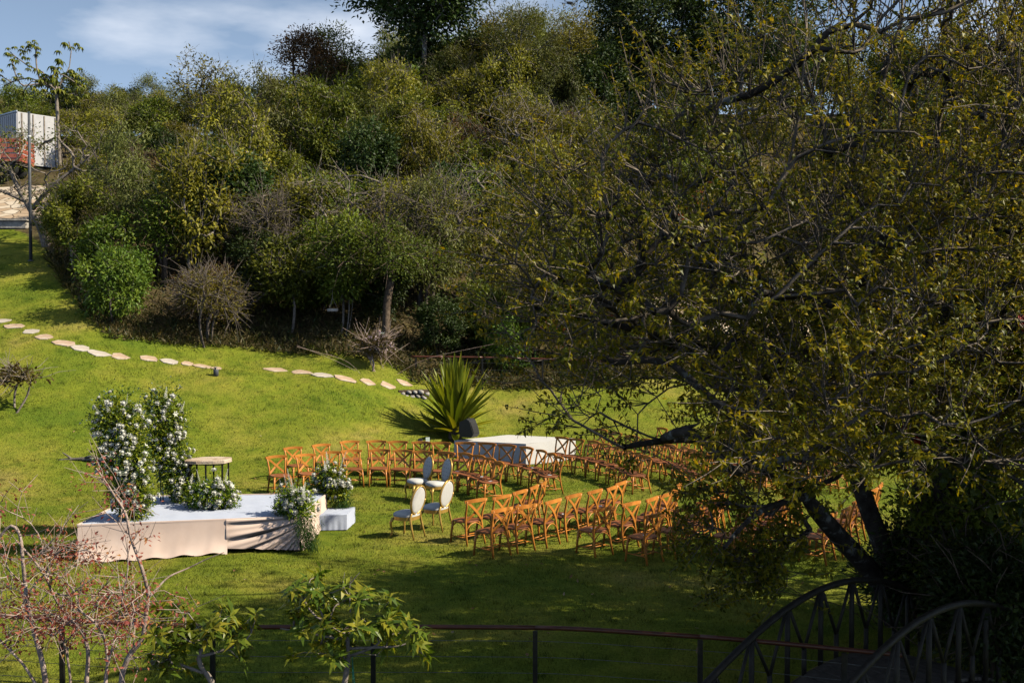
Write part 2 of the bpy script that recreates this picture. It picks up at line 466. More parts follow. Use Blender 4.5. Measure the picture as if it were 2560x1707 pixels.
def lawn_nodes(nt, L, blade=False):
    n1 = noise(nt, 0.33, 5, 0.6); n2 = noise(nt, 2.1, 4, 0.6); n3 = noise(nt, 30, 3, 0.6)
    r1 = ramp(nt, [(0.108, 0.162, 0.016), (0.176, 0.212, 0.022), (0.245, 0.242, 0.038), (0.33, 0.26, 0.088)], [0.30, 0.47, 0.60, 0.76])
    r2 = ramp(nt, [(0.52, 0.64, 0.48), (1.0, 1.0, 1.0), (1.28, 1.18, 1.12)], [0.25, 0.5, 0.78])
    mx = nt.nodes.new('ShaderNodeMix'); mx.data_type = 'RGBA'; mx.blend_type = 'MULTIPLY'; mx.inputs['Factor'].default_value = 1
    L(n1.outputs['Fac'], r1.inputs[0]); L(n2.outputs['Fac'], r2.inputs[0])
    L(r1.outputs[0], mx.inputs['A']); L(r2.outputs[0], mx.inputs['B'])
    r3 = ramp(nt, [(0.45, 0.5, 0.45), (1.45, 1.38, 1.3)], [0.15, 0.85])
    m2 = nt.nodes.new('ShaderNodeMix'); m2.data_type = 'RGBA'; m2.blend_type = 'MULTIPLY'; m2.inputs['Factor'].default_value = 1
    if blade:
        at = nt.nodes.new('ShaderNodeAttribute'); at.attribute_name = 'rnd'; L(at.outputs['Fac'], r3.inputs[0])
    else:
        L(n3.outputs['Fac'], r3.inputs[0])
    L(mx.outputs['Result'], m2.inputs['A']); L(r3.outputs[0], m2.inputs['B'])
    return m2.outputs['Result'], n3

def mat_ground():
    m, nt, b, L = nodes_of('lawn_and_forest_floor')
    col, n3 = lawn_nodes(nt, L)
    at = nt.nodes.new('ShaderNodeAttribute'); at.attribute_name = 'forest'
    nf = noise(nt, 1.7, 5, 0.65); rf = ramp(nt, [(0.045, 0.036, 0.018), (0.10, 0.075, 0.038), (0.13, 0.115, 0.045)], [0.3, 0.52, 0.7])
    L(nf.outputs['Fac'], rf.inputs[0])
    add = nt.nodes.new('ShaderNodeMath'); add.operation = 'ADD'
    sub = nt.nodes.new('ShaderNodeMath'); sub.operation = 'MULTIPLY_ADD'; sub.inputs[1].default_value = 0.9; sub.inputs[2].default_value = -0.45
    L(nf.outputs['Fac'], sub.inputs[0]); L(at.outputs['Fac'], add.inputs[0]); L(sub.outputs[0], add.inputs[1])
    rs = ramp(nt, [(0, 0, 0), (1, 1, 1)], [0.4, 0.6]); L(add.outputs[0], rs.inputs[0])
    mx = nt.nodes.new('ShaderNodeMix'); mx.data_type = 'RGBA'
    L(rs.outputs[0], mx.inputs['Factor']); L(col, mx.inputs['A']); L(rf.outputs[0], mx.inputs['B'])
    L(mx.outputs['Result'], b.inputs['Base Color'])
    b.inputs['Roughness'].default_value = 0.95; b.inputs['Specular IOR Level'].default_value = 0.1
    bp = nt.nodes.new('ShaderNodeBump'); bp.inputs['Strength'].default_value = 0.7; bp.inputs['Distance'].default_value = 0.05
    L(n3.outputs['Fac'], bp.inputs['Height']); L(bp.outputs[0], b.inputs['Normal'])
    return m

def mat_blade():
    m, nt, b, L = nodes_of('grass_blade')
    col, _ = lawn_nodes(nt, L, True)
    L(col, b.inputs['Base Color']); b.inputs['Roughness'].default_value = 0.6; b.inputs['Specular IOR Level'].default_value = 0.25
    tr = nt.nodes.new('ShaderNodeBsdfTranslucent'); L(col, tr.inputs['Color'])
    mix = nt.nodes.new('ShaderNodeMixShader'); mix.inputs[0].default_value = 0.35
    L(b.outputs[0], mix.inputs[1]); L(tr.outputs[0], mix.inputs[2]); L(mix.outputs[0], nt.nodes['Material Output'].inputs['Surface'])
    return m

MAT['ground'] = mat_ground()
MAT['blade'] = mat_blade()

def mat_paving():
    m, nt, b, L = nodes_of('flagstone_paving')
    tc = nt.nodes.new('ShaderNodeTexCoord'); v = nt.nodes.new('ShaderNodeTexVoronoi'); v.inputs['Scale'].default_value = 1.6
    L(tc.outputs['Object'], v.inputs['Vector'])
    sep = nt.nodes.new('ShaderNodeSeparateColor'); L(v.outputs['Color'], sep.inputs[0])
    r = ramp(nt, [(0.36, 0.25, 0.16), (0.52, 0.40, 0.28), (0.60, 0.52, 0.42)]); L(sep.outputs[0], r.inputs[0])
    v2 = nt.nodes.new('ShaderNodeTexVoronoi'); v2.feature = 'DISTANCE_TO_EDGE'; v2.inputs['Scale'].default_value = 1.6
    L(tc.outputs['Object'], v2.inputs['Vector'])
    r2 = ramp(nt, [(0.25, 0.22, 0.2), (1, 1, 1)], [0.02, 0.06]); L(v2.outputs['Distance'], r2.inputs[0])
    mx = nt.nodes.new('ShaderNodeMix'); mx.data_type = 'RGBA'; mx.blend_type = 'MULTIPLY'; mx.inputs['Factor'].default_value = 1
    L(r.outputs[0], mx.inputs['A']); L(r2.outputs[0], mx.inputs['B']); L(mx.outputs['Result'], b.inputs['Base Color'])
    b.inputs['Roughness'].default_value = 0.9
    return m
MAT['paving'] = mat_paving()

# ------------------------------------------------------------------ terrain
PROF_X = np.array([-16.0, -7.0, 0.0, 17.0])
PROF = [
    (np.array([-50, 24, 26.4, 28.8, 33.6, 41.6, 48, 56, 72, 100, 170]), np.array([0, 0, .35, 1.3, 3.6, 6.7, 9, 12, 17, 21, 24.0])),
    (np.array([-50, 27.4, 28.4, 30.4, 33.6, 36.8, 41.6, 48, 60, 72, 100, 170]), np.array([0, 0, .18, .95, 2.2, 3.2, 5.2, 8.6, 15, 18.5, 22, 25.0])),
    (np.array([-50, 31, 34, 35.2, 36.6, 38, 40, 44, 48, 60, 72, 100, 170]), np.array([0, 0, .3, .55, 1.85, 2.3, 2.8, 4.4, 7, 15, 19.5, 23, 26.0])),
    (np.array([-50, 31, 35, 40, 48, 55, 60, 66, 72, 100, 170]), np.array([0, 0, .7, 1.9, 3.3, 4.4, 9, 14.5, 18.5, 23, 26.0])),
]
_yy = np.linspace(-60, 175, 2351)
_tab = []
for py, pz in PROF:
    z = np.interp(_yy, py, pz)
    k = np.exp(-0.5 * (np.arange(-40, 41) / 11.0) ** 2); k /= k.sum()
    _tab.append(np.convolve(np.pad(z, 40, mode='edge'), k, mode='valid'))
_tab = np.array(_tab)

def ss(a, b, x):
    t = np.clip((np.asarray(x, float) - a) / (b - a), 0, 1)
    return t * t * (3 - 2 * t)

def gz(x, y):
    x = np.asarray(x, float); y = np.asarray(y, float)
    fy = np.clip((y + 60) * 10, 0, 2349.0); iy = fy.astype(int); ty = fy - iy
    xc = np.clip(x, PROF_X[0], PROF_X[-1] - 1e-6)
    ix = np.clip(np.searchsorted(PROF_X, xc, side='right') - 1, 0, 2)
    tx = (xc - PROF_X[ix]) / (PROF_X[ix + 1] - PROF_X[ix]); tx = tx * tx * (3 - 2 * tx)
    a = _tab[ix, iy] * (1 - ty) + _tab[ix, iy + 1] * ty
    b = _tab[ix + 1, iy] * (1 - ty) + _tab[ix + 1, iy + 1] * ty
    z = a * (1 - tx) + b * tx
    z = z + 0.05 * np.sin(x * 0.61 + 1.3) * np.sin(y * 0.47 + 0.4) + 0.025 * np.sin(x * 1.7 + y * 0.9) * np.sin(y * 1.3 - x * .4)
    z = z + 0.28 * np.exp(-((x + 9.0) / 1.6) ** 2 - ((y - 33.2) / 1.0) ** 2)          # a low swell in the lawn
    z = z - 1.15 * np.exp(-((x - 4.2) / 2.6) ** 2 - ((y - 10.2) / 2.1) ** 2)         # the dip under the bridge
    z = z + 1.4 * ss(11.2, 7.4, y) * (1 - ss(-.3, 2.2, x))                           # the bank below the viewer
    return z

def ground(x, y):
    return float(gz(x, y))

def ray(px, py):
    d = Vector(((px - 1280) / 2560, 0, 0)) + Vector((0, math.cos(PITCH), -math.sin(PITCH))) - ((py - 853.5) / 2560) * Vector((0, math.sin(PITCH), math.cos(PITCH)))
    return d

def at(px, py, Y):
    d = ray(px, py)
    k = Y / d.y
    return Vector((d.x * k, Y, CAMH + d.z * k))

def hit(px, py):
    d = ray(px, py)
    t = np.arange(6, 150, 0.02)
    X = d.x * t; Y = d.y * t; Z = CAMH + d.z * t
    below = Z < gz(X, Y)
    i = int(np.argmax(below)) if below.any() else len(t) - 1
    return Vector((X[i], Y[i], float(gz(X[i], Y[i]))))

_edge_px = [(-60, 520), (100, 600), (160, 690), (230, 780), (290, 835), (430, 852), (620, 862), (850, 880), (985, 905), (1045, 945), (1200, 955), (1500, 952), (1750, 930), (2000, 900)]
_edge = np.array([hit(*p)[:2] for p in _edge_px])
_edge = _edge[np.argsort(_edge[:, 0])]
def edge_y(x):
    e = np.interp(x, _edge[:, 0], _edge[:, 1])
    return np.where(np.asarray(x) > 10, np.maximum(e, 53 + 0 * e), e)

def build_ground():
    xs = np.unique(np.concatenate([np.arange(-110, -32, 4), np.arange(-32, 24, 0.5), np.arange(24, 111, 4)]))
    ys = np.unique(np.concatenate([np.arange(-50, 6, 4), np.arange(6, 50, 0.5), np.arange(50, 90, 1.5), np.arange(90, 172, 5)]))
    X, Y = np.meshgrid(xs, ys)
    Z = gz(X, Y)
    n, m = X.shape
    V = np.stack([X, Y, Z], -1).reshape(-1, 3)
    i, j = np.meshgrid(np.arange(n - 1), np.arange(m - 1), indexing='ij')
    a = i * m + j
    F = np.stack([a, a + 1, a + m + 1, a + m], -1).reshape(-1, 4)
    me = make_mesh('ground', V, [F], [MAT['ground']], True)
    at_ = me.attributes.new('forest', 'FLOAT', 'POINT')
    f = ss(-0.9, 0.7, V[:, 1] - edge_y(V[:, 0]))
    at_.data.foreach_set('value', f.astype(np.float32))
    o = obj('ground', me)
    tag(o, 'green lawn rising to the wooded hillside', kind='structure')
build_ground()

def draped(name, poly_rows, lift, mat, label):
    """strip between two rows of plan points, laid on the terrain"""
    A = np.array(poly_rows[0], float); B = np.array(poly_rows[1], float)
    n = len(A); k = 9
    V = []
    for i in range(k):
        t = i / (k - 1)
        P = A * (1 - t) + B * t
        V.append(np.column_stack([P, gz(P[:, 0], P[:, 1]) + lift]))
    V = np.concatenate(V)
    F = [(r * n + c, r * n + c + 1, (r + 1) * n + c + 1, (r + 1) * n + c) for r in range(k - 1) for c in range(n - 1)]
    o = obj(name, make_mesh(name, V, [np.array(F)], [mat], True))
    return tag(o, label, kind='structure')

# driveway at the upper left, road behind the big tree
h0 = [hit(px, py)[:2] for px, py in ((-190, 560), (-60, 558), (50, 555), (120, 548), (155, 535))]
h1 = [(p[0] * 1.13 - 0.2, p[1] + 6.2) for p in h0]
draped('pavement', [h0, h1], 0.06, MAT['paving'], 'pale flagstone driveway climbing the slope at the upper left')
draped('road', [[(x, 44.5) for x in np.linspace(4.5, 30, 16)], [(x, 50.5) for x in np.linspace(5.5, 33, 16)]], 0.06, MAT['paving'], 'orange paved road behind the big tree')

# ------------------------------------------------------------------ stepping stone path
ORD = ['first', 'second', 'third', 'fourth', 'fifth', 'sixth', 'seventh', 'eighth', 'ninth', 'tenth', 'eleventh', 'twelfth', 'thirteenth', 'fourteenth', 'fifteenth', 'sixteenth', 'seventeenth', 'eighteenth', 'nineteenth', 'twentieth']
def ordinal(i):
    if i < 20: return ORD[i]
    k = i + 1
    return f"{k}{'th' if 10 <= k % 100 <= 20 else {1: 'st', 2: 'nd', 3: 'rd'}.get(k % 10, 'th')}"

STONES = []
def build_path():
    root = empty('path', (0, 0, 0)); tag(root, 'stepping stone path curving across the lawn below the wood', kind='structure')
    pts = [(-25, 790, .9), (5, 803, .8), (36, 816, 1.15), (76, 830, .95), (111, 843, .9), (158, 858, 1.05), (203, 872, 1.05), (246, 884, 1.1), (297, 892, .95), (372, 897, .85), (424, 904, .85), (467, 909, .55), (505, 916, .9), (540, 921, .5),
           (690, 925, 1.1), (754, 931, 1.0), (806, 938, 1.0), (864, 948, 1.15), (920, 956, .85), (968, 964, .9), (1010, 958, .8)]
    for i, (px, py, s) in enumerate(pts):
        p = hit(px, py)
        STONES.append((p.x, p.y, s))
        g = random.Random(100 + i)
        n = 7
        off = g.uniform(0, .9)
        poly = []
        for k in range(n):
            a = off + 2 * math.pi * k / n + g.uniform(-.3, .3)
            poly.append((math.cos(a) * .38 * s * g.uniform(.72, 1.12), math.sin(a) * .22 * g.uniform(.75, 1.1)))
        m = MB().prism(poly, -0.1, 0.022, 0.008)
        o = m.build('stone', MAT['paleflag'] if i in (0, 1, 3, 6, 7, 10, 16) else MAT['flagstone'], root, loc=(p.x, p.y, p.z))
        e = .25
        sx = (ground(p.x + e, p.y) - ground(p.x - e, p.y)) / (2 * e); sy = (ground(p.x, p.y + e) - ground(p.x, p.y - e)) / (2 * e)
        o.rotation_euler = (math.atan(sy), -math.atan(sx), 0)
build_path()

# ------------------------------------------------------------------ grass blades
def build_grass():
    g = np.random.default_rng(3)
    Ps = []
    for y0, y1, dens in ((10.4, 14, 1500), (14, 19, 1150), (19, 26, 700), (26, 34, 420), (34, 42, 260)):
        n = int((y1 - y0) * (0.535 * 2 * (y0 + y1) / 2) * dens)
        y = g.uniform(y0, y1, n); x = g.uniform(-0.535, 0.535, n) * y
        keep = (y < edge_y(x) - 0.2 + g.normal(0, .35, n))
        Ps.append(np.column_stack([x[keep], y[keep]]))
    P = np.concatenate(Ps)
    x, y = P[:, 0], P[:, 1]
    # clumping: fewer blades in thin patches
    c = np.sin(x * 2.3 + np.sin(y * 1.1) * 2) * np.sin(y * 2.9 + np.sin(x * 0.8) * 2)
    keep = g.random(len(x)) < 0.72 + 0.28 * c
    # not through the stage, the musicians' platform or the steps
    st = (x > -7.95) & (x < -3.5) & (y > 18.7 + (x + 7.9) * .2) & (y < 21.9)
    keep &= ~st
    for sx_, sy_, sc_ in STONES:
        keep &= ~((((x - sx_) / (.30 * sc_)) ** 2 + ((y - sy_) / .18) ** 2) < 1)
    x, y = x[keep], y[keep]
    n = len(x)
    z = gz(x, y) - 0.004
    far = np.clip((y - 12) / 22, 0, 1)
    h = g.uniform(0.022, 0.05, n) * (1 + 0.5 * far) * (1 + 0.25 * np.sin(x * .9) * np.sin(y * 1.2))
    w = g.uniform(0.005, 0.010, n) * (1 + 1.3 * far)
    a = g.uniform(0, 2 * math.pi, n)
    ln = g.uniform(0.2, 0.9, n) * h
    la = g.uniform(0, 2 * math.pi, n)
    # scattered coarser tufts and weeds
    tn = 1500
    ty = 12 + 30 * g.random(tn) ** 1.2; tx = g.uniform(-.53, .53, tn) * ty
    tk = (ty < edge_y(tx)) & ~((tx > -8.2) & (tx < -3.3) & (ty > 18.3) & (ty < 22.2)); tx, ty = tx[tk], ty[tk]
    q = 18; cx = np.repeat(tx, q) + g.normal(0, .05, len(tx) * q); cy = np.repeat(ty, q) + g.normal(0, .05, len(tx) * q)
    m = len(cx); x = np.concatenate([x, cx]); y = np.concatenate([y, cy]); z = np.concatenate([z, gz(cx, cy) - .004])
    h = np.concatenate([h, g.uniform(.04, .085, m)]); w = np.concatenate([w, g.uniform(.008, .015, m)]); a = np.concatenate([a, g.uniform(0, 6.28, m)])
    ln = np.concatenate([ln, g.uniform(.3, .9, m) * .06]); la = np.concatenate([la, g.uniform(0, 6.28, m)])
    rv = np.concatenate([g.random(n), np.clip(np.repeat(g.random(len(tx)) ** 1.7, q) * .7, 0, 1)]); n = len(x)
    B = np.column_stack([x, y, z])
    s = np.column_stack([np.cos(a), np.sin(a), 0 * a]) * w[:, None] / 2
    T = B + np.column_stack([np.cos(la) * ln, np.sin(la) * ln, h])
    V = np.stack([B - s, B + s, T], 1).reshape(-1, 3)
    F = np.arange(n * 3).reshape(-1, 3)
    me = make_mesh('grass', V, [F], [MAT['blade']], False, rv)
    o = obj('grass', me)
    tag(o, 'short mown green grass of the lawn', 'grass', kind='stuff')
build_grass()

def build_dead_leaves():
    g = np.random.default_rng(5)
    n = 260
    y = g.uniform(13, 33, n); x = g.uniform(-0.5, 0.5, n) * y
    k = ~((x > -8.1) & (x < -3.3) & (y > 18.4) & (y < 22.2)) & (y < edge_y(x))
    x, y = x[k], y[k]; n = len(x)
    P = np.column_stack([x, y, gz(x, y) + 0.035])
    D = norm(np.column_stack([g.normal(size=(n, 2)), g.normal(0, .3, n)]))
    me = leaf_mesh('fallen_leaves', P, D, np.tile([0, 0, 1.0], (n, 1)), g.uniform(.05, .11, n), g.uniform(.03, .06, n), MAT['deadleaf'], -0.3, 0.3)
    tag(obj('fallen_leaves', me), 'brown fallen leaves scattered on the lawn', 'leaves', kind='stuff')
build_dead_leaves()

# ------------------------------------------------------------------ the draped stage
ST_Z = 0.66
ST = [(-7.91, 18.55), (-4.03, 19.35), (-3.96, 21.84), (-7.96, 21.5)]
def build_stage():
    root = empty('draped_stage', (-5.9, 20.2, 0), 0, 'low stage draped in beige cloth with a white top, in front of the flower arch', 'stage')
    ox, oy = -5.9, 20.2
    # white top: gently rumpled sheet with a hanging lip
    nx, ny = 40, 26
    c = [np.array(p) for p in ST]
    V = []
    for j in range(ny + 1):
        for i in range(nx + 1):
            u, v = i / nx, j / ny
            p = (c[0] * (1 - u) + c[1] * u) * (1 - v) + (c[3] * (1 - u) + c[2] * u) * v
            z = ST_Z + 0.004 * math.sin(u * 23 + v * 5) * math.sin(v * 17 + 2 * u) + 0.003 * math.sin(u * 61 + v * 13)
            V.append((p[0] - ox, p[1] - oy, z))
    F = [(j * (nx + 1) + i, j * (nx + 1) + i + 1, (j + 1) * (nx + 1) + i + 1, (j + 1) * (nx + 1) + i) for j in range(ny) for i in range(nx)]
    obj('top_sheet', make_mesh('top_sheet', V, [np.array(F)], [MAT['white_cloth']], True), root)
    MB().prism([(p[0] - ox, p[1] - oy) for p in [ST[0], ST[1], ST[2], ST[3]]], 0.30, ST_Z - 0.02).build('deck', MAT['dark_wood'], root)
    for p in ST + [((ST[0][0] + ST[1][0]) / 2, (ST[0][1] + ST[1][1]) / 2)]:
        q = (np.array(p) - np.array((ox, oy))) * .96
        MB().box((q[0], q[1], 0.15), (.07, .07, .4)).build('leg', MAT['black_metal'], root)
    # skirts
    def skirt(a, b, fold, top, name, nseg=90, rows=16, foot=0.0, lift=(0, 0), gather=False, seed=1):
        g = random.Random(seed)
        a = np.array(a); b = np.array(b); t = b - a; ln = np.linalg.norm(t); t = t / ln; nrm = np.array((t[1], -t[0]))
        ph = [g.uniform(0, 6) for _ in range(6)]
        V = []
        for j in range(rows + 1):
            v = j / rows
            for i in range(nseg + 1):
                u = i / nseg
                p = a + t * ln * u
                gzv = ground(*p)
                z1 = gzv + 0.03 + lift[0] * (1 - u) + lift[1] * u
                if gather:      # folds fan out from the lower outer corner to the upper inner edge
                    w = (v * 0.85 - (u - 1) * 0.0) / (0.22 + 0.95 * (1 - u) ** 0.9)
                    amp = fold * (0.25 + 0.75 * math.sin(math.pi * min(1, u * 1.05)) ** .6)
                    d = amp * (math.sin(16 * w + ph[0]) + .5 * math.sin(29 * w + ph[1])) * min(1, v * 5 + .15)
                    d += 0.02
                else:
                    d = fold * v * (math.sin(u * 19 + ph[0]) + 0.6 * math.sin(u * 43 + ph[1]) + .35 * math.sin(u * 83 + v * 4 + ph[2]))
                    d += foot * v ** 3 + .01 * math.sin(u * 7 + v * 6 + ph[3]) * v
                    z1 += 0.02 * math.sin(u * 31 + ph[4])
                if v == 0: d = 0.0
                q = p + nrm * (d + 0.012)
                V.append((q[0] - ox, q[1] - oy, top * (1 - v) + z1 * v))
        F = [(j * (nseg + 1) + i, (j + 1) * (nseg + 1) + i, (j + 1) * (nseg + 1) + i + 1, j * (nseg + 1) + i + 1) for j in range(rows) for i in range(nseg)]
        obj(name, make_mesh(name, V, [np.array(F)], [MAT['beige_cloth']], True), root)
    mid = (np.array(ST[0]) * .34 + np.array(ST[1]) * .66)
    zt = ST_Z + 0.006
    skirt(ST[0], mid + np.array((.02, -.0)), 0.004, zt, 'cloth_skirt', foot=0.10, seed=2)
    skirt(mid, ST[1], 0.027, zt, 'gathered_skirt', lift=(0.07, 0.02), gather=True, seed=4, nseg=110, rows=60)
    skirt(ST[1], ST[2], 0.012, zt, 'cloth_skirt', foot=0.06, seed=6)
    skirt(ST[2], ST[3], 0.012, zt, 'cloth_skirt', foot=0.05, seed=8)
    skirt(ST[3], ST[0], 0.010, zt, 'cloth_skirt', foot=0.06, seed=9)
    # hem band along the top edge
    hb = MB()
    for k in range(4):
        a, b = ST[k], ST[(k + 1) % 4]
        hb.sweep([(a[0] - ox, a[1] - oy, ST_Z), (b[0] - ox, b[1] - oy, ST_Z)], 0.035, 0.03)
    hb.build('hem', MAT['beige_cloth'], root)
build_stage()

def cloth_box(name, label, cat, corners, h, mat, seed, over=0.02, z0=None):
    ox = sum(p[0] for p in corners) / 4; oy = sum(p[1] for p in corners) / 4
    zb = ground(ox, oy) if z0 is None else z0
    root = empty(name, (ox, oy, zb), 0, label, cat)
    c = [np.array((p[0] - ox, p[1] - oy)) for p in corners]
    g = random.Random(seed)
    nx = 16; V = []
    for j in range(nx + 1):
        for i in range(nx + 1):
            u, v = i / nx, j / nx
            p = (c[0] * (1 - u) + c[1] * u) * (1 - v) + (c[3] * (1 - u) + c[2] * u) * v
            V.append((p[0], p[1], h + .004 * math.sin(u * 15 + seed) * math.sin(v * 13)))
    F = [(j * (nx + 1) + i, j * (nx + 1) + i + 1, (j + 1) * (nx + 1) + i + 1, (j + 1) * (nx + 1) + i) for j in range(nx) for i in range(nx)]
    obj('top_cloth', make_mesh('top_cloth', V, [np.array(F)], [mat], True), root)
    for k in range(4):
        a, b = c[k], c[(k + 1) % 4]
        t = b - a; ln = np.linalg.norm(t); t = t / ln; nr = np.array((t[1], -t[0]))
        n = 36; rows = 8; V = []
        p0, p1 = g.uniform(0, 6), g.uniform(0, 6)
        for j in range(rows + 1):
            v = j / rows
            for i in range(n + 1):
                u = i / n
                d = over * v * (.5 + .5 * math.sin(u * 14 + p0)) * (1 if 0 < i < n else .6) + .004 * math.sin(u * 30 + p1) * v
                q = a + t * ln * u + nr * d
                zz = h * (1 - v) + v * (ground(q[0] + ox, q[1] + oy) - zb + .02)
                V.append((q[0], q[1], zz))
        F = [(j * (n + 1) + i, (j + 1) * (n + 1) + i, (j + 1) * (n + 1) + i + 1, j * (n + 1) + i + 1) for j in range(rows) for i in range(n)]
        obj('side_cloth', make_mesh('side_cloth', V, [np.array(F)], [mat], True), root)
    return root
cloth_box('stage_step', 'small white cloth-covered step at the right side of the stage', 'step', [(-3.98, 20.95), (-3.42, 21.1), (-3.38, 21.95), (-3.94, 21.88)], 0.33, MAT['white_cloth'], 3, 0.008)
PLAT = [(-1.74, 30.75), (.41, 29.95), (1.95, 31.3), (-.1, 32.2)]
cloth_box('musicians_platform', 'white cloth-covered platform behind the chairs, beside the spiky agave', 'platform', PLAT, 0.62, MAT['warm_cloth'], 5, 0.03)

# altar table on the stage
def build_table():
    tx, ty = -6.22, 20.95
    root = empty('altar_table', (tx, ty, ST_Z), 0, 'stone-topped altar table on dark metal legs, standing on the stage', 'table')
    g = random.Random(4)
    poly = [(-.56, -.13), (-.48, -.30), (-.18, -.36), (.18, -.33), (.42, -.22), (.52, .10), (.46, .34), (.10, .40), (-.28, .34), (-.5, .12)]
    MB().prism([(x + g.uniform(-.02, .02), y + g.uniform(-.02, .02)) for x, y in poly], 0.83, 0.90, .012).build('tabletop', MAT['stone_slab'], root)
    root.scale = (.86, .86, .97)
    for x, y in ((-.42, -.2), (.0, -.27), (.36, -.16), (.40, .22), (.02, .30), (-.36, .22)):
        MB().box((x, y, .415), (.035, .035, .83)).build('leg', MAT['black_metal'], root)
    MB().tube([(-.42, -.2, .80), (.0, -.27, .80), (.36, -.16, .80), (.40, .22, .80), (.02, .30, .80), (-.36, .22, .80), (-.42, -.2, .80)], .014, 5).build('frame_ring', MAT['black_metal'], root)
build_table()

# ------------------------------------------------------------------ cross-back chairs
def arc_pts(f, n=9):
    return [f(i / (n - 1)) for i in range(n)]

def chair_meshes():
    W, S = MAT['wood'], MAT['seatwood']
    parts = []
    poly = []
    for k in range(20):
        a = 2 * math.pi * k / 20
        ca, sa = math.cos(a), math.sin(a)
        wx = .215 - .018 * (-sa)
        x = wx * math.copysign(abs(ca) ** .62, ca); y = .205 * math.copysign(abs(sa) ** .62, sa)
        poly.append((x, y))
    parts.append(('seat', MB().prism(poly, .445, .474, .008).mesh('seat', S)))
    for s in (-1, 1):
        parts.append(('leg', MB().tube([(s * .205, .205, 0), (s * .192, .188, .25), (s * .178, .165, .45)], [.017, .021, .022], 7).mesh('front_leg', W, True)))
    for s in (-1, 1):
        parts.append(('back_post', MB().tube([(s * .205, -.265, 0), (s * .190, -.215, .25), (s * .178, -.185, .46), (s * .186, -.205, .62), (s * .200, -.245, .77), (s * .212, -.275, .885)], [.017, .021, .022, .021, .019, .018], 7).mesh('back_post', W, True)))
    parts.append(('top_rail', MB().sweep(arc_pts(lambda t: ((t - .5) * .50, -.272 - .045 * math.cos((t - .5) * math.pi) + .02, .872 + .012 * math.cos((t - .5) * math.pi)), 11), .030, [.05, .056, .062, .066, .066, .066, .066, .066, .062, .056, .05]).mesh('top_rail', W)))
    for s in (-1, 1):
        parts.append(('cross_slat', MB().sweep(arc_pts(lambda t: (s * (-.188 + .35 * t), -.262 + .07 * t - .035 * math.sin(math.pi * t) - (.012 if s > 0 else 0), .855 - .36 * t), 8), .014, .046, (s * .7, 0, .7)).mesh('cross_slat', W)))
    def brace(a, b, top):
        a = np.array(a); b = np.array(b)
        return MB().tube(arc_pts(lambda t: tuple(np.append(a[:2] * (1 - t) + b[:2] * t, a[2] + (top - a[2]) * math.sin(math.pi * t) ** .6)), 11), .0105, 5)
    parts.append(('bentwood_brace', brace((-.192, .188, .27), (.192, .188, .27), .44).mesh('front_brace', W, True)))
    parts.append(('bentwood_brace', brace((-.19, -.215, .27), (.19, -.215, .27), .44).mesh('rear_brace', W, True)))
    for s in (-1, 1):
        parts.append(('bentwood_brace', brace((s * .192, .188, .27), (s * .19, -.215, .27), .44).mesh('side_brace', W, True)))
        parts.append(('stretcher', MB().tube([(s * .198, .197, .16), (s * .197, -.235, .16)], .011, 5).mesh('stretcher', W, True)))
    parts.append(('stretcher', MB().tube([(-.197, .03, .165), (.197, .03, .165)], .011, 5).mesh('stretcher', W, True)))
    parts.append(('stretcher', MB().tube([(-.195, -.10, .165), (.195, -.10, .165)], .011, 5).mesh('stretcher', W, True)))
    return parts
CHAIR = chair_meshes()
for _nm, _me in CHAIR:
    _me.transform(Matrix.Diagonal((1.13, 1.1, 1.02, 1)))

def put_chair(x, y, face, label, group):
    e = empty('cross_back_chair', (x, y, ground(x, y) - 0.008), math.atan2(face[1], face[0]) - math.pi / 2, label, 'chair', group)
    for nm, me in CHAIR:
        obj(nm, me, e)
    return e

def resample(pts, n):
    P = np.array(pts, float)
    s = np.concatenate([[0], np.cumsum(np.linalg.norm(np.diff(P, axis=0), axis=1))])
    t = np.linspace(0, s[-1], n)
    return np.column_stack([np.interp(t, s, P[:, 0]), np.interp(t, s, P[:, 1])])

FAR_ROWS = [
    [(-5.83, 25.6), (-5.18, 26.0), (-4.62, 26.3), (-4.1, 26.5), (-3.5, 26.62), (-2.95, 26.62), (-2.4, 26.55), (-1.86, 26.4), (-1.38, 26.1), (-1.05, 25.65), (-.78, 25.2), (-.56, 24.7)],
    [(-5.72, 27.05), (-5.0, 27.5), (-4.36, 27.95), (-3.76, 28.05), (-3.17, 28.08), (-2.57, 28.05), (-1.97, 28.0), (-1.37, 27.9), (-.8, 27.72), (-.25, 27.45), (.2, 27.1), (.52, 26.65), (.76, 26.15), (.95, 25.65)],
    resample([(1.25, 29.15), (2.1, 28.3), (2.75, 27.1), (3.15, 25.7)], 8),
    resample([(2.5, 31.0), (3.6, 29.6), (4.4, 27.6), (4.85, 25.7)], 10),
    resample([(4.4, 31.6), (5.4, 29.7), (6.1, 27.6), (6.45, 25.6)], 11),
    resample([(6.2, 31.9), (7.2, 29.6), (7.8, 27.4), (8.1, 25.6)], 11),
]
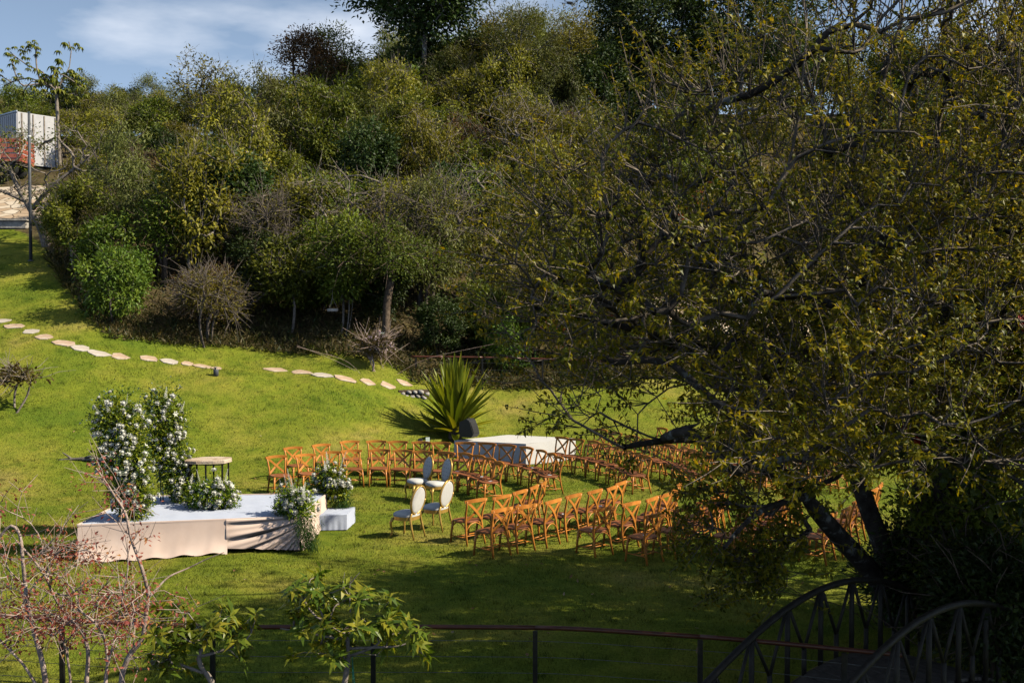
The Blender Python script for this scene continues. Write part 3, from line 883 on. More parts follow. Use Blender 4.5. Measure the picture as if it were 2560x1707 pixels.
NEAR_ROWS = [
    [(-.88, 20.2), (-.42, 20.62), (-.04, 21.15), (.22, 21.72), (.40, 22.3)],
    [(-.38, 19.0), (.08, 19.42), (.55, 19.98), (1.02, 20.55), (1.46, 21.1), (1.84, 21.65), (2.12, 22.2)],
    [(1.54, 19.2), (2.1, 19.72), (2.52, 20.2), (2.84, 20.7), (3.1, 21.2), (3.3, 21.75)],
    [(2.43, 18.6), (2.98, 19.1), (3.4, 19.68), (3.75, 20.28), (4.05, 20.88), (4.3, 21.5)],
    resample([(3.95, 18.6), (5.0, 20.0), (5.85, 21.6)], 6),
    resample([(5.55, 18.6), (6.6, 20.0), (7.5, 21.6)], 6),
    resample([(7.3, 18.6), (8.4, 20.0), (9.3, 21.6)], 6),
]
CHAIRS = []
def build_chairs():
    for blk, rows, sgn, desc in (('far', FAR_ROWS, -1, 'facing us beyond the aisle'), ('near', NEAR_ROWS, 1, 'seen from behind on this side of the aisle')):
        for ri, row in enumerate(rows):
            P = np.array(row, float); T = norm(np.gradient(P, axis=0))
            n = len(P)
            for i in range(n):
                f = np.array((-T[i][1], T[i][0])) * sgn
                a = rnd.uniform(-.09, .09)
                f = (f[0] * math.cos(a) - f[1] * math.sin(a), f[0] * math.sin(a) + f[1] * math.cos(a))
                k = n - 1 - i
                lab = f"wooden cross-back chair, {ordinal(k)} from the aisle in {ordinal(ri)} row of the {blk} block"
                o = put_chair(P[i][0] + rnd.uniform(-.03, .03), P[i][1] + rnd.uniform(-.03, .03), f, lab, 'cross-back chairs set out in curved rows')
                CHAIRS.append((blk, ri, k, o))
build_chairs()

CARDS = [('far', 0, 0), ('far', 0, 1), ('far', 0, 3), ('far', 1, 0), ('far', 1, 2), ('near', 1, 1), ('near', 1, 3), ('near', 1, 5), ('near', 2, 1), ('near', 2, 5), ('near', 3, 5), ('near', 0, 1)]
def build_cards():
    me = MB().box((0, 0, .002), (.10, .07, .003)).mesh('paper_card', MAT['paper'])
    for blk, ri, k, o in CHAIRS:
        if (blk, ri, k) in CARDS:
            c = obj('paper_card', me)
            c.location = (o.location.x + rnd.uniform(-.05, .05), o.location.y + rnd.uniform(-.05, .05), o.location.z + .486)
            c.rotation_euler = (0, 0, rnd.uniform(0, 3))
            tag(c, f"small white card on the chair {ordinal(k)} from the aisle, {ordinal(ri)} row, {blk} block", 'card', 'white cards left on chair seats')
build_cards()

# ------------------------------------------------------------------ white medallion chairs
def medallion_meshes():
    G, U = MAT['gold'], MAT['upholstery']
    parts = []
    poly = []
    for k in range(24):
        a = 2 * math.pi * k / 24; ca, sa = math.cos(a), math.sin(a)
        poly.append((.25 * math.copysign(abs(ca) ** .7, ca) * (1 + .06 * sa), .235 * math.copysign(abs(sa) ** .7, sa)))
    parts.append(('seat_frame', MB().prism(poly, .37, .44).mesh('seat_frame', G), None))
    V = MB()
    rings = [(1.0, .442), (1.02, .465), (1.0, .49), (.9, .515), (.65, .53), (.3, .538), (.02, .54)]
    P = np.array(poly)
    vv = np.concatenate([np.column_stack([P * k, np.full(24, z)]) for k, z in rings])
    q = [(r * 24 + i, r * 24 + (i + 1) % 24, (r + 1) * 24 + (i + 1) % 24, (r + 1) * 24 + i) for r in range(len(rings) - 1) for i in range(24)]
    V.add(vv, [np.array(q)])
    parts.append(('seat_cushion', V.mesh('seat_cushion', U, True), None))
    for s in (-1, 1):
        parts.append(('leg', MB().tube([(s * .235, .245, 0), (s * .222, .225, .03), (s * .215, .212, .12), (s * .225, .225, .22), (s * .235, .232, .31), (s * .205, .19, .40)], [.018, .022, .016, .021, .029, .034], 8).mesh('cabriole_leg', G, True), None))
        parts.append(('leg', MB().tube([(s * .20, -.31, 0), (s * .19, -.25, .22), (s * .175, -.205, .42), (s * .13, -.225, .56)], [.016, .021, .025, .02], 7).mesh('rear_leg', G, True), None))
    # oval back, tilted backwards
    tilt = Matrix.Translation((0, -.225, .50)) @ Matrix.Rotation(math.radians(11), 4, 'X')
    ring = [(.235 * math.cos(a), 0, .275 + .29 * math.sin(a)) for a in np.linspace(0, 2 * math.pi, 33)]
    parts.append(('back_frame', MB().tube(ring, .023, 8).xform(tilt).mesh('back_frame', G, True), None))
    def pad(sign, bul):
        prof = [(.99, .0), (.97, .4), (.85, .75), (.6, .93), (.3, 1.0), (.02, 1.0)]
        n = 28; V = []
        for k, b in prof:
            for i in range(n):
                a = 2 * math.pi * i / n
                V.append((.222 * k * math.cos(a), sign * (.004 + bul * b), .275 + .277 * k * math.sin(a)))
        q = [(r * n + i, r * n + (i + 1) % n, (r + 1) * n + (i + 1) % n, (r + 1) * n + i) for r in range(len(prof) - 1) for i in range(n)]
        m = MB().add(V, [np.array(q), ]); m.add(np.array(V[-n:]), [np.array([list(range(n))])])
        return m.xform(tilt)
    parts.append(('back_panel', pad(-1, .012).mesh('back_panel', U, True), None))
    btn = []
    bm = MB().lathe([(.011, 0), (.009, .006), (.001, .008)], 8, M=Matrix.Rotation(-math.pi / 2, 3, 'X')).mesh('button', MAT['pole'])
    for r, row in enumerate((.06, .15, .24, .33, .42, .50)):
        for c in (range(-1, 2) if r % 2 == 0 else (-1.5, -.5, .5, 1.5)):
            x = c * .095
            if (x / .18) ** 2 + ((row - .275) / .24) ** 2 < 1:
                btn.append(tilt @ Vector((x, .045 * (1 - (x / .25) ** 2 * .5 - ((row - .275) / .3) ** 2 * .5), row)))
    parts.append(('tufted_pad', pad(1, .042).mesh('tufted_pad', U, True), (bm, btn)))
    return parts
MED = medallion_meshes()
def build_white_chairs():
    for x, y, f, lab in ((-2.12, 20.55, (-.88, .5), 'white oval-back gold chair with plain back to us, closest to the stage'),
                         (-1.6, 21.4, (-.86, .5), 'white oval-back gold chair with plain back to us, beside the wooden rows'),
                         (-2.28, 24.7, (-.84, -.5), 'white tufted oval-back chair facing the stage, closer to the stage'),
                         (-1.80, 24.3, (-.84, -.5), 'white tufted oval-back chair facing the stage, beside the wooden rows')):
        e = empty('medallion_chair', (x, y, ground(x, y)), math.atan2(f[1], f[0]) - math.pi / 2, lab, 'chair', 'white oval-back chairs in the aisle')
        for nm, me, sub in MED:
            o = obj(nm, me, e)
            if sub:
                for v in sub[1]:
                    obj('button', sub[0], o, v)
build_white_chairs()

# ------------------------------------------------------------------ growing trees
def smooth_poly(pts, n):
    P = np.array(pts, float)
    s = np.concatenate([[0], np.cumsum(np.linalg.norm(np.diff(P, axis=0), axis=1))])
    t = np.linspace(0, s[-1], n)
    Q = np.column_stack([np.interp(t, s, P[:, k]) for k in range(3)])
    for _ in range(2):
        Q[1:-1] = (Q[:-2] + 2 * Q[1:-1] + Q[2:]) / 4
    return Q

def grow(trunks, targets, seg=0.3, r_tip=0.006, expo=2.4, lift=0.15, wob=0.06, seed=1, rmin=None, trunk_r=None):
    """trunks: polylines (each starts on the ground or on an earlier one). Every target gets joined by a curved branch to the
    nearest fitting node. Returns polylines with radii and the direction at every target."""
    g = np.random.default_rng(seed)
    cap = sum(len(t) for t in trunks) + len(targets) * 14 + 50
    pos = np.zeros((cap, 3)); dr = np.zeros((cap, 3)); par = np.full(cap, -1); n = 0
    paths = []
    for k, t in enumerate(trunks):
        t = np.asarray(t, float)
        start = -1
        if k > 0 and n:
            d = np.linalg.norm(pos[:n] - t[0], axis=1)
            if d.min() < 0.6: start = int(d.argmin())
        ids = [] if start < 0 else [start]
        T = norm(np.gradient(t, axis=0))
        for i, p in enumerate(t):
            pos[n] = p; dr[n] = T[i]; par[n] = ids[-1] if ids else -1
            ids.append(n); n += 1
        paths.append(ids)
    targets = np.asarray(targets, float)
    base = pos[:n].copy()
    dmin = np.array([np.linalg.norm(base - t, axis=1).min() for t in targets])
    tipdir = np.zeros_like(targets); tipnode = np.zeros(len(targets), int)
    for ti in np.argsort(dmin):
        t = targets[ti]
        v = t - pos[:n]; d = np.linalg.norm(v, axis=1) + 1e-6
        cosang = (v * dr[:n]).sum(1) / d
        cost = d * (1.45 - 0.62 * cosang) + 0.5 * np.maximum(0, -v[:, 2])
        j = int(cost.argmin()); dd = d[j]
        k = max(1, min(12, int(math.ceil(dd / seg))))
        p0 = pos[j]; c = p0 + dr[j] * dd * 0.4 + np.array((0, 0, lift * dd)) + g.normal(0, wob, 3) * dd
        ids = [j]
        for i in range(1, k + 1):
            s = i / k
            q = (1 - s) ** 2 * p0 + 2 * s * (1 - s) * c + s * s * t
            if i < k: q = q + g.normal(0, wob * 0.25, 3) * min(dd, 1)
            pos[n] = q; dr[n] = norm(q - pos[ids[-1]]); par[n] = ids[-1]
            ids.append(n); n += 1
        tipdir[ti] = dr[n - 1]; tipnode[ti] = n - 1
        paths.append(ids)
    cnt = np.zeros(n)
    cnt[tipnode] = 1
    for i in range(n - 1, -1, -1):
        if par[i] >= 0: cnt[par[i]] += cnt[i]
    rad = r_tip * np.maximum(cnt, 1) ** (1 / expo)
    if trunk_r:
        for k, (ra, rb) in enumerate(trunk_r):
            ids = [i for i in paths[k]]
            rr = np.linspace(ra, rb, len(ids))
            for i, r in zip(ids, rr): rad[i] = min(max(rad[i] * 0.6, r), r * 1.7)
    polys = [pos[ids] for ids in paths]
    radii = []
    for kk, ids in enumerate(paths):
        r = rad[ids].copy()
        if len(r) > 1 and kk >= len(trunks): r[0] = min(r[0], r[1] * 1.25)
        radii.append(r)
    return polys, radii, tipdir, rad

def split_tubes(name, polys, radii, cut, mat_thick, mat_thin, parent, thick_name='trunk', thin_name='branches'):
    A = [(p, r) for p, r in zip(polys, radii) if r.max() >= cut]; B = [(p, r) for p, r in zip(polys, radii) if r.max() < cut]
    me = tubes_mesh(thick_name, [a[0] for a in A], [a[1] for a in A], 7, mat_thick)
    me2 = tubes_mesh(thin_name, [a[0] for a in B], [a[1] for a in B], 4, mat_thin) if B else None
    return me, me2

def clumps(T, tipdir, per, sig, g, out, Ln, Wd, flat=0.7, droop_bias=0.0):
    n = len(T) * per
    C = np.repeat(T, per, 0)
    off = g.normal(0, 1, (n, 3)) * sig * np.array((1, 1, flat))
    P = C + off
    D = norm(off / sig * .6 + np.repeat(out, per, 0) * .5 + g.normal(0, .6, (n, 3)) + np.array((0, 0, -droop_bias)))
    N = norm(g.normal(0, .35, (n, 3)) + off / sig * .55 + np.repeat(out, per, 0) * .35 + np.array((0, 0, .55)))
    return P, D, N, g.uniform(.7, 1.25, n) * Ln, g.uniform(.7, 1.2, n) * Wd

def shell_targets(n, rx, ry, rz, zc, g, inner=0.45, zmin=None, lumps=5):
    d = norm(g.normal(size=(n * 3, 3)))
    # uneven outline: a few lumps and hollows
    L = norm(g.normal(size=(lumps, 3)) + np.array((0, 0, .3)))
    b = 0.60 + 0.52 * np.max(np.clip(d @ L.T, 0, 1) ** 5, axis=1)
    r = g.uniform(inner, 1, n * 3) ** .6 * b
    P = d * r[:, None] * np.array((rx, ry, rz)) + np.array((0, 0, zc))
    if zmin is not None: P = P[P[:, 2] > zmin]
    return P[:n]

# kinds of hillside tree: (leaf material, bark, words, leaf len, width, per clump, sigma, targets, bare twigs)
KINDS = {
    'mid':     ('leaf_mid', 'bark_brown', 'mid-green round-crowned tree', .18, .088, 92, .22, 66, 3),
    'olive':   ('leaf_olive', 'bark_grey', 'olive-green loose-crowned tree', .175, .075, 70, .22, 66, 4),
    'dark':    ('leaf_dark', 'bark_brown', 'dark green dense tree', .19, .10, 100, .23, 66, 1),
    'feather': ('leaf_feather', 'bark_grey', 'grey-green feathery tree', .17, .046, 115, .23, 62, 2),
    'bright':  ('leaf_bright', 'bark_brown', 'bright green leafy bush', .18, .08, 80, .21, 56, 1),
    'rusty':   ('leaf_brown', 'bark_grey', 'rusty brown scrubby bush', .10, .04, 90, .23, 62, 5),
    'bare':    ('leaf_olive', 'twig_wood', 'nearly bare grey twiggy tree', .12, .05, 26, .2, 150, 5),
}
PROTO = {}
def make_proto(kind, var):
    lm, bm, words, Ln, Wd, per, sig, nt_, tw = KINDS[kind]
    g = np.random.default_rng(hash((len(kind), ord(kind[0]), ord(kind[-1]), var)) % 100000)
    low = kind in ('rusty', 'bright')
    R = 1.95 if not low else 1.6; zc = 2.7 if not low else 1.35; rz = 2.1 if not low else 1.5
    T = shell_targets(nt_, R, R * g.uniform(.75, 1.1), rz, zc, g, inner=.5, zmin=.8 if not low else .15, lumps=6)
    lean = g.normal(0, .25, 2)
    tr = []
    for s in range(1 if (not low and var == 0) else 3):
        a = g.uniform(0, 6.28)
        top = np.array((lean[0] + math.cos(a) * .5 * (s > 0), lean[1] + math.sin(a) * .5 * (s > 0), zc * .85))
        b = np.array((math.cos(a) * .12 * s, math.sin(a) * .12 * s, -.4))
        mid = (b + top) / 2 + g.normal(0, .16, 3)
        tr.append(smooth_poly([b, mid, top], 8))
    polys, radii, td, _ = grow(tr, T, seg=.4, r_tip=.011 if kind != 'bare' else .010, expo=2.3, seed=var + 3, wob=.14)
    # twigs
    tp, trd = [], []
    for k in range(tw):
        d = norm(td * .7 + g.normal(0, .5, T.shape) + np.array((0, 0, .35)))
        ln = g.uniform(.35, .9, len(T))[:, None]
        for i in range(len(T)):
            m = T[i] + d[i] * ln[i] * .5 + g.normal(0, .04, 3)
            tp.append(np.array([T[i], m, T[i] + d[i] * ln[i]])); trd.append(np.array([.008, .006, .003]))
    me_t = tubes_mesh('trunk', polys + tp, radii + trd, 5, MAT['twig_pale'] if kind in ('olive', 'mid') else (MAT['twig_wood'] if kind != 'dark' else MAT[bm]))
    out = norm(T - np.array((0, 0, zc * .7)))
    P, D, N, LL, WW = clumps(T, td, per, sig, g, out, Ln, Wd, droop_bias=.5 if kind == 'feather' else .15)
    # per-leaf shade follows the clump a little: neighbouring leaves have similar age
    base = np.repeat(g.random(len(T)), per)
    r = np.clip(base * .5 + g.random(len(P)) * .5, 0, 1)
    if kind == 'bare':
        pass
    me_c = leaf_mesh('crown', P, D, N, LL, WW, MAT[lm], .25, .15, r)
    return me_t, me_c
for k in KINDS:
    PROTO[k] = [make_proto(k, v) for v in range(2)]

def put_tree(kind, var, x, y, s, sz, rz, name='hillside_tree'):
    e = empty(name, (x, y, ground(x, y) - 0.05), rz)
    e.scale = (s, s, s * sz)
    t, c = PROTO[kind][var]
    obj('trunk', t, e); obj('crown', c, e)
    return e

FOREST = []
def u_hidden(x, y): return x > .14 * y        # mostly behind the big tree
def plant_forest():
    g = random.Random(21)
    pts = []
    tries = 0
    def ok(x, y, d):
        return all((x - a) ** 2 + (y - b) ** 2 > (d * .5 + c * .5) ** 2 for a, b, c in pts)
    # rows: (distance behind the edge from, to, spacing, sizes)
    while tries < 16000 and len(pts) < 299:
        tries += 1
        y = g.uniform(34, 80)
        x = g.uniform(-.58, .54) * y
        if x > .34 * y and y < 60: continue
        if x > 10 and y < 57: continue
        e = float(edge_y(x))
        if y < e + .35: continue
        dd = y - e
        if x < -.415 * y and 43 < y < 60: continue      # the driveway and the truck stay open
        sp = 1.75 if dd < 3.5 else (2.3 if y < 58 else 2.7)
        if u_hidden(x, y): sp = 5.5 if y < 52 else 3.7
        if not ok(x, y, sp): continue
        pts.append((x, y, sp))
        u = x / y
        if dd < 3.5:
            kind = g.choices(['rusty', 'bright', 'olive', 'mid', 'dark', 'bare'], [4, 3, 3, 2.4, 1, .5] if x < -7 else [.7, 2.4, 2, 4, 3, .3])[0]
            s = g.uniform(.62, .95)
        elif y < 56:
            kind = g.choices(['mid', 'olive', 'dark', 'feather', 'bright', 'rusty', 'bare'], [4, 4, 2.2, 3, 1.3, 1.4, 1.2])[0]
            s = g.uniform(.85, 1.25)
        else:
            kind = g.choices(['mid', 'olive', 'dark', 'feather', 'bright', 'bare'], [4, 4, 2, 4, 1, .3])[0]
            s = g.uniform(.95, 1.35) * (.72 if x < -.12 * y else 1)
        if kind in ('rusty', 'bright') and dd > 3.5: s *= 1.25
        if x < -.27 * y and 44 < y < 57: s *= .62
        o = put_tree(kind, g.randrange(2), x, y, s, g.uniform(.85, 1.1 if (y > 54 and x < -.12 * y) else 1.4), g.uniform(0, 6.28))
        FOREST.append((x, y, dd, kind, s, o))
plant_forest()
def label_forest():
    bands = {}
    for x, y, dd, kind, s, o in FOREST:
        b = 'edge' if dd < 3.5 else ('lower' if y < 47 else ('middle' if y < 56 else ('upper' if y < 66 else 'skyline')))
        bands.setdefault((b, kind), []).append((x / y, s, o))
    where = {'edge': 'along the foot of the wood', 'lower': 'on the lower wooded slope', 'middle': 'halfway up the wooded slope', 'upper': 'on the upper wooded slope', 'skyline': 'along the wooded skyline'}
    for (b, kind), L_ in bands.items():
        L_.sort(key=lambda q: q[0])
        for i, (u, s, o) in enumerate(L_):
            one = len(L_) == 1
            tag(o, f"{KINDS[kind][2]}, {'the only one' if one else ordinal(i) + ' from the left'} {where[b]}", 'bush' if kind in ('rusty', 'bright') else 'tree', 'trees and bushes of the wooded hillside')
label_forest()

# ------------------------------------------------------------------ single trees of the hillside
def special_tree(name, label, loc, height, R, leaf, bark, seed, n=170, per=70, Ln=.24, Wd=.11, zc_f=.66, rz_f=.36, stems=1, sig=.42, flat=.7, twigs=1, droop=.15, r_tip=.014, cat='tree', base=-.5):
    g = np.random.default_rng(seed)
    e = empty(name, loc, 0, label, cat)
    zc = height * zc_f; rz = height * rz_f
    T = shell_targets(n, R, R, rz, zc, g, inner=.3, lumps=7)
    tr = []
    for s in range(stems):
        a = g.uniform(0, 6.28)
        tr.append(smooth_poly([(math.cos(a) * .15 * s, math.sin(a) * .15 * s, base), (g.normal(0, .2) + math.cos(a) * .3 * s, g.normal(0, .2) + math.sin(a) * .3 * s, zc * .45), (g.normal(0, .3) + math.cos(a) * .8 * s, g.normal(0, .3) + math.sin(a) * .8 * s, zc)], 9))
    polys, radii, td, _ = grow(tr, T, seg=.5, r_tip=r_tip, expo=2.2, seed=seed, wob=.12)
    tp, trd = [], []
    for k in range(twigs):
        d = norm(td * .8 + g.normal(0, .5, T.shape)); ln = g.uniform(.4, 1.0, len(T))[:, None]
        for i in range(len(T)):
            tp.append(np.array([T[i], T[i] + d[i] * ln[i] * .5 + g.normal(0, .05, 3), T[i] + d[i] * ln[i]])); trd.append(np.array([.010, .008, .004]))
    obj('trunk', tubes_mesh('trunk', polys + tp, radii + trd, 6, MAT[bark]), e)
    if per:
        out = norm(T - np.array((0, 0, zc * .7)))
        P, D, N, LL, WW = clumps(T, td, per, sig, g, out, Ln, Wd, flat, droop)
        r = np.clip(np.repeat(g.random(len(T)), per) * .5 + g.random(len(P)) * .5, 0, 1)
        obj('crown', leaf_mesh('crown', P, D, N, LL, WW, MAT[leaf], .2, .15, r), e)
    return e

def gp(px, Y):
    x = (px - 1280) / 2560 * Y
    return (x, Y, ground(x, Y) - .05)

special_tree('tall_dark_tree', 'tall dark broad tree rising above the centre of the skyline', gp(1050, 61), 13.0, 4.8, 'leaf_dark', 'bark_grey', 31, n=210, per=64, Ln=.32, Wd=.15, sig=.5)
special_tree('tall_dark_tree', 'tall dark tree on the skyline behind the big tree at top right', gp(1620, 66), 11.5, 5.4, 'leaf_dark', 'bark_grey', 32, n=210, per=64, Ln=.32, Wd=.15, sig=.5)
special_tree('tall_dark_tree', 'second tall dark tree at top right, further right on the skyline', gp(1860, 66), 13.0, 5.4, 'leaf_dark', 'bark_grey', 38, n=190, per=64, Ln=.32, Wd=.15, sig=.5)
special_tree('feathery_tree', 'feathery pale tree on the skyline right of the tall dark tree', gp(1290, 60), 8.5, 2.6, 'leaf_feather', 'bark_grey', 33, n=110, per=80, Ln=.2, Wd=.05, sig=.36)
special_tree('feathery_tree', 'thin yellow-green tree on the skyline under the flying drone', gp(1430, 61), 8.0, 1.7, 'leaf_olive', 'bark_grey', 34, n=80, per=40, Ln=.2, Wd=.07, sig=.3, zc_f=.7)
special_tree('rusty_tree', 'rusty brown tree standing up from the skyline beside a thin pole', gp(775, 62), 7.6, 2.3, 'leaf_brown', 'bark_grey', 35, n=110, per=60, Ln=.2, Wd=.08, sig=.34)
special_tree('hillside_tree', 'green tree on the skyline right behind the rusty brown tree', gp(840, 64), 7.0, 2.4, 'leaf_mid', 'bark_grey', 36, n=110, per=60, Ln=.2, Wd=.08, sig=.34)
special_tree('yellow_tree', 'thin yellow-green tree sticking up from the skyline left of the rusty tree', gp(520, 60), 6.6, 2.0, 'leaf_olive', 'bark_grey', 37, n=90, per=26, Ln=.22, Wd=.09, sig=.3, twigs=3)
special_tree('clipped_edge_tree', 'bright green flat-crowned tree on a bare trunk behind the pink shrub', hit(965, 868), 4.6, 2.5, 'leaf_bright', 'bark_brown', 41, n=170, per=60, Ln=.13, Wd=.055, sig=.23, zc_f=.74, rz_f=.24, twigs=2)
special_tree('grey_branch_tree', 'leafless pale grey tree spreading above the bright green edge tree', gp(1060, 41.5), 6.0, 3.3, 'leaf_olive', 'twig_wood', 42, n=260, per=16, Ln=.12, Wd=.05, sig=.2, twigs=4, stems=3, r_tip=.012)
special_tree('grey_branch_tree', 'bare grey twiggy shrub at the foot of the wood left of the bird feeder', gp(520, 36.0), 2.5, 1.6, 'leaf_olive', 'twig_wood', 43, n=150, per=30, Ln=.1, Wd=.04, sig=.2, twigs=4, stems=5, r_tip=.008)
special_tree('grey_branch_tree', 'bare grey twiggy bush in the middle of the slope above the yellow-green bush', gp(640, 40.5), 4.4, 2.0, 'leaf_olive', 'twig_wood', 44, n=220, per=8, Ln=.1, Wd=.04, sig=.2, twigs=4, stems=4, r_tip=.009)
special_tree('grey_branch_tree', 'pale forked bare branches high on the slope below the drone', gp(1420, 52), 6.6, 2.6, 'leaf_olive', 'twig_pale', 45, n=70, per=6, Ln=.14, Wd=.06, sig=.25, twigs=2, stems=2, r_tip=.02)
special_tree('grey_branch_tree', 'pale branching thin-leaved tree right of the middle of the wooded slope', gp(1180, 44.5), 6.4, 3.0, 'leaf_mid', 'twig_pale', 47, n=110, per=22, Ln=.16, Wd=.07, sig=.22, twigs=3, stems=3, r_tip=.016)
special_tree('grey_branch_tree', 'pale branching thin-leaved tree above the bird feeder on the slope', gp(850, 42.0), 5.4, 2.6, 'leaf_mid', 'twig_pale', 48, n=100, per=20, Ln=.16, Wd=.07, sig=.22, twigs=3, stems=3, r_tip=.016)
special_tree('grey_branch_tree', 'pale branching thin-leaved tree high on the slope under the feathery tree', gp(1300, 50.0), 6.6, 3.0, 'leaf_olive', 'twig_pale', 49, n=100, per=22, Ln=.16, Wd=.07, sig=.22, twigs=3, stems=3, r_tip=.018)
special_tree('lime_bush', 'yellow-green bush glowing on the slope above the stage', gp(415, 39.5), 3.6, 1.15, 'leaf_bright', 'bark_brown', 46, n=80, per=60, Ln=.15, Wd=.06, sig=.22, zc_f=.7, rz_f=.28, stems=3)

# gnarled lichen tree at the upper left
def build_gnarled():
    b = hit(112, 615)
    e = empty('gnarled_tree', b, 0, 'gnarled lichen-grey tree with few leaves beside the lamp post at upper left', 'tree')
    g = np.random.default_rng(51)
    T = np.column_stack([g.uniform(-3.2, 2.6, 150), g.uniform(-1.6, 1.6, 150), g.uniform(2.0, 4.9, 150)])
    tr = [smooth_poly([(.15, 0, -.4), (-.1, 0, .7), (-.55, 0, 1.5), (-1.1, .1, 2.3), (-1.5, .2, 3.2)], 12),
          smooth_poly([(-.55, 0, 1.5), (.3, -.2, 2.4), (1.2, -.2, 3.1), (1.9, 0, 3.7)], 9),
          smooth_poly([(-.85, .05, 1.9), (-1.9, -.2, 2.4), (-2.8, -.2, 2.6)], 7)]
    polys, radii, td, _ = grow(tr, T, seg=.3, r_tip=.014, expo=2.1, seed=5, wob=.22, trunk_r=[(.21, .08), (.13, .04), (.10, .03)])
    tp, trd = [], []
    for k in range(2):
        d = norm(td + g.normal(0, .6, T.shape)); ln = g.uniform(.25, .6, len(T))[:, None]
        for i in range(len(T)):
            tp.append(np.array([T[i], T[i] + d[i] * ln[i] * .5 + g.normal(0, .05, 3), T[i] + d[i] * ln[i]])); trd.append(np.array([.010, .008, .004]))
    obj('trunk', tubes_mesh('trunk', polys + tp, radii + trd, 6, MAT['twig_pale']), e)
    sel = g.random(len(T)) < .45
    P, D, N, LL, WW = clumps(T[sel], td[sel], 28, .2, g, td[sel], .15, .06)
    obj('crown', leaf_mesh('crown', P, D, N, LL, WW, MAT['leaf_mid'], .2, .15), e)
build_gnarled()

# umbrella-leaved tree against the sky at the upper left
def build_cecropia():
    Y = 47.0
    b = gp(148, Y)
    e = empty('umbrella_leaf_tree', b, 0, 'slender tree with drooping umbrella-like leaf clusters against the sky at upper left', 'tree')
    g = np.random.default_rng(61)
    px = [(30, 150, .9), (60, 130, .8), (90, 118, .8), (172, 105, 1.0), (40, 190, .7), (10, 215, .7), (70, 165, .7), (110, 190, 1.1), (140, 170, 1.2), (165, 185, 1.1), (195, 200, 1.0), (120, 215, 1.0), (150, 215, 1.2), (180, 175, .9), (205, 220, .9), (60, 215, .9), (55, 235, .8), (-10, 180, .9), (90, 205, .9), (130, 190, 1.2), (155, 235, 1.0), (185, 235, .9), (25, 130, .7), (75, 115, .7)]
    T = []
    for x, y, s in px:
        q = at(x, y, Y + g.uniform(-1.2, 1.2)); T.append((q.x - b[0], q.y - b[1], q.z - b[2]))
    T = np.array(T)
    top = at(140, 240, Y); tz = top.z - b[2]
    tr = [smooth_poly([(0.3, 0, -.5), (.1, 0, tz * .5), (0, 0, tz)], 10)]
    polys, radii, td, _ = grow(tr, T, seg=.4, r_tip=.024, expo=2.6, seed=9, wob=.06)
    obj('trunk', tubes_mesh('trunk', polys, radii, 7, MAT['twig_pale']), e)
    P, D, N, LL, WW = [], [], [], [], []
    for t, (x, y, s) in zip(T, px):
        for u in range(6):                       # umbrella leaves around each branch end
            c = t + g.normal(0, .22, 3)
            for k in range(8):
                a = 2 * math.pi * k / 8 + g.uniform(-.2, .2)
                d = np.array((math.cos(a), math.sin(a), -.55))
                P.append(c); D.append(d); N.append((math.cos(a) * .5, math.sin(a) * .5, 1)); LL.append(.30 * s * g.uniform(.8, 1.15)); WW.append(.10 * s)
    obj('crown', leaf_mesh('crown', np.array(P), np.array(D), np.array(N), np.array(LL), np.array(WW), MAT['leaf_mid'], .35, .1), e)
build_cecropia()

# undergrowth at the foot of the wood
def build_undergrowth():
    g = np.random.default_rng(71)
    n = 20000
    x = g.uniform(-19, 12, n); y = edge_y(x) + g.exponential(2.2, n) - .5
    x2 = g.uniform(-24, 22, 9000); y2 = g.uniform(38, 72, 9000)
    k = y2 > edge_y(x2) + 1
    x = np.concatenate([x, x2[k]]); y = np.concatenate([y, y2[k]]); n = len(x)
    # drop what would stand on the road or the driveway
    kk = ~((x > 4) & (y > 43) & (y < 52)) & ~((x < -17.5) & (y > 43) & (y < 57))
    x, y = x[kk], y[kk]; n = len(x)
    h = g.uniform(.1, .75, n) * np.clip(.35 + (y - edge_y(x)) * .35, .15, 1)
    P = np.column_stack([x, y, gz(x, y) + h * g.random(n)])
    D = norm(np.column_stack([g.normal(0, .6, (n, 2)), g.uniform(.1, 1.2, n)]))
    N = norm(g.normal(0, 1, (n, 3)) + np.array((0, 0, .6)))
    me = leaf_mesh('undergrowth', P, D, N, g.uniform(.14, .42, n), g.uniform(.02, .07, n), MAT['leaf_under'], .2, .1)
    tag(obj('undergrowth', me), 'brown and green undergrowth on the forest floor', 'undergrowth', kind='stuff')
MAT['leaf_under'] = mat_leaf('undergrowth_leaf', [(0.02, 0.035, 0.008), (0.055, 0.06, 0.016), (0.09, 0.07, 0.025), (0.14, 0.11, 0.045)], trans=.25, objvar=0)
build_undergrowth()

